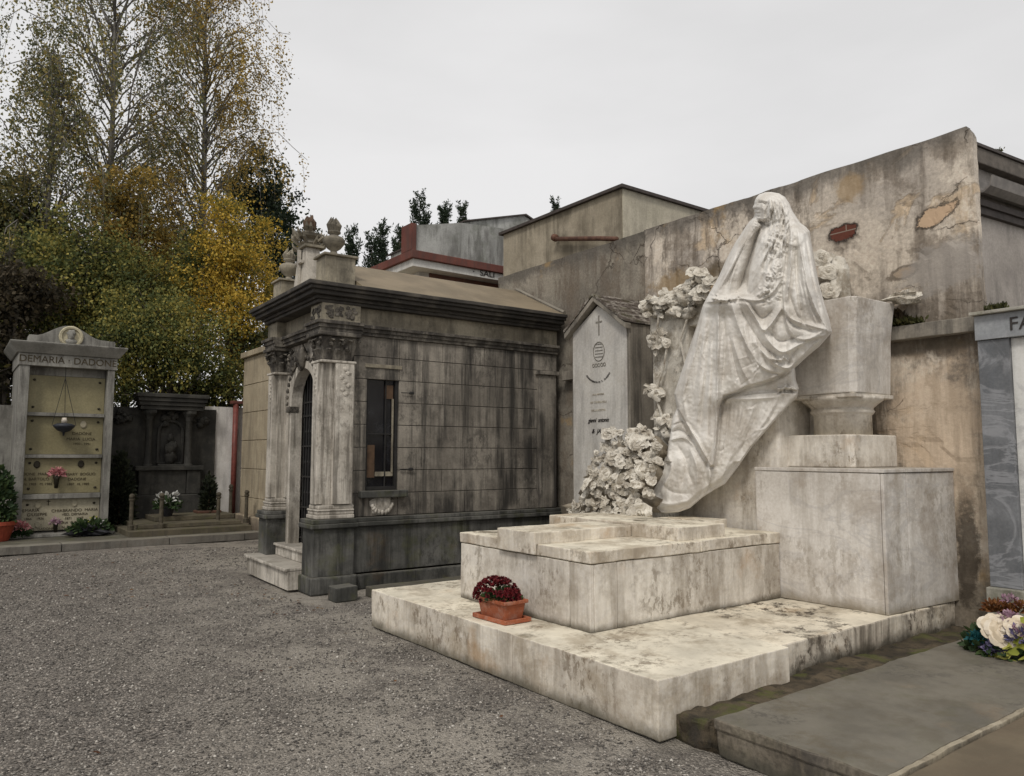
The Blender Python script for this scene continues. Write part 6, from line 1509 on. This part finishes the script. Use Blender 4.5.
bushy('golden_tree', 'golden yellow autumn tree just left of the chapel urns', [(235, 250, 1.0, 1.2), (258, 240, .7, .7), (215, 290, 1.0, 1.1), (250, 285, .8, 1.0), (232, 320, 1.1, .9), (210, 345, .9, .8), (245, 330, .6, .6), (222, 215, .6, .6)], 19.3, 24000, 'f_yellow', .075, 21, group='autumn trees')
bushy('green_tree', 'dense green and yellow tree drooping over the blackened memorial top', [(165, 375, .8, .55), (190, 370, .8, .6), (215, 375, .7, .5), (140, 360, .9, .8), (180, 345, 1.1, .8), (150, 325, 1.1, .9), (125, 340, .9, .9), (205, 395, .4, .35), (135, 390, .5, .4), (228, 385, .4, .4), (118, 372, .6, .5), (114, 395, .4, .4), (121, 400, .4, .35)], 18.4, 26000, 'f_green', .07, 22, down=.9, group='autumn trees')
bushy('green_tree', 'broad olive green tree behind the plaque tomb pediment', [(100, 300, 1.4, 1.2), (60, 300, 1.3, 1.1), (30, 320, 1.1, 1.0), (80, 260, 1.3, 1.1), (125, 285, 1.1, 1.1), (50, 265, 1.0, .9), (160, 290, 1.1, 1.0), (110, 325, 1.0, .8), (75, 335, 1.0, .7), (180, 260, .9, .9)], 20.0, 40000, 'f_green', .08, 23, group='autumn trees')
bushy('yellowing_tree', 'small tree with orange tinged leaves between the two tall birches', [(120, 240, .9, 1.0), (140, 215, .8, .9), (110, 210, .8, .9), (150, 255, .8, .8), (128, 185, .6, .7)], 20.6, 10000, 'f_birch_ochre', .085, 24, group='autumn trees')
bushy('olive_tree', 'dark olive tree at the left picture edge', [(5, 230, 1.3, 1.1), (20, 205, 1.0, .8), (-20, 200, 1.4, 1.1), (10, 262, 1.3, 1.0), (40, 240, 1.0, .9)], 21.5, 21000, 'f_olive', .09, 25, group='autumn trees')
bushy('dark_bush', 'very dark leaved bush at the left edge behind the plaque tomb', [(5, 290, .9, .9), (-15, 310, .9, 1.0), (22, 300, .7, .8), (5, 335, .8, .8), (8, 370, .6, .6)], 18.6, 7000, 'f_purple', .11, 26, cat='bush')
bushy('evergreen', 'dark evergreen tree behind the golden tree, next to the chapel urns', [(262, 175, .9, 1.0), (280, 205, .9, 1.2), (250, 200, 1.0, 1.0), (290, 240, .8, 1.1), (270, 250, 1.3, 1.3), (240, 180, .7, .8), (300, 262, .6, .8)], 25, 12000, 'f_conifer', .13, 27, group='dark evergreens')
bushy('evergreen', 'dark evergreen mass between the birch trunks', [(195, 260, 1.3, 1.3), (180, 290, 1.6, 1.3), (150, 285, 1.4, 1.2), (215, 270, 1.2, 1.3), (120, 290, 1.5, 1.3), (80, 300, 1.5, 1.2)], 25.5, 15000, 'f_conifer', .15, 28, group='dark evergreens')
# clipped hedge filling the view behind the tombs
def hedge():
    rs = np.random.RandomState(5); n_ = 42000
    x = rs.uniform(-7, 9.5, n_); q = rs.rand(n_); y = 18.2+2.2*rs.rand(n_); hh = 3.3+.9*np.sin(x*1.3)+.5*np.sin(x*3.1+1)
    z = hh*(1-q**2.2*.9); P = np.stack([x, y, z], 1)
    o = leaves('dark_hedge', P, .14, M['f_olive'], None, 5, .6, .3); o['kind'] = 'stuff'
hedge()
# ragged cypress tops behind the red-trimmed building
def cypress(px_, py_, y, w_, label, seed, kind=0):
    q = at(px_, py_, Y=y); rr = random.Random(seed); t = thing('cypress_tree', label, 'tree', (q[0], y, 0), group='cypresses behind the red building')
    MB().tube([(q[0], y, 0), (q[0], y, q[2]-.1)], [.14, .02], 6).build('trunk', M['bark'], t)
    P = []; tb = MB()
    for k in range(150):
        u_ = rr.random()**.8; z = q[2]-u_*5.5; r_ = w_*(.12+.9*min(1, u_*2.2))*rr.uniform(.3, 1.1); a_ = rr.uniform(0, 6.28)
        c = Vector((q[0]+r_*math.cos(a_), y+r_*math.sin(a_), z)); L = rr.uniform(.25, .6)
        for j in range(48):
            v_ = rr.random(); P.append(tuple(c+Vector((math.cos(a_)*.25*v_*L*2+rr.gauss(0, .04), math.sin(a_)*.3*v_*L+rr.gauss(0, .04), v_*L+rr.gauss(0, .03)))))
    leaves('crown', np.array(P), .13, M['f_conifer'], t, seed, .4, -.8)
for k, (a, b, w_, lb) in enumerate(((353, 234, .3, 'slim cypress top nearest the chapel urns'), (372, 240, .45, 'ragged cypress, second from the chapel urns'), (383, 227, .25, 'forked cypress top above the red eaves slope'), (400, 231, .4, 'cypress just left of the red post'),
                                    (420, 199, .5, 'tallest dark cypress rising behind the red post'), (445, 210, .35, 'low cypress tip right of the tallest cypress'), (462, 211, .12, 'thin spiky cypress tip above the grey parapet'), (555, 204, .15, 'lone cypress tip above the beige building edge'))):
    cypress(a, b, 30, w_, lb, 50+k)
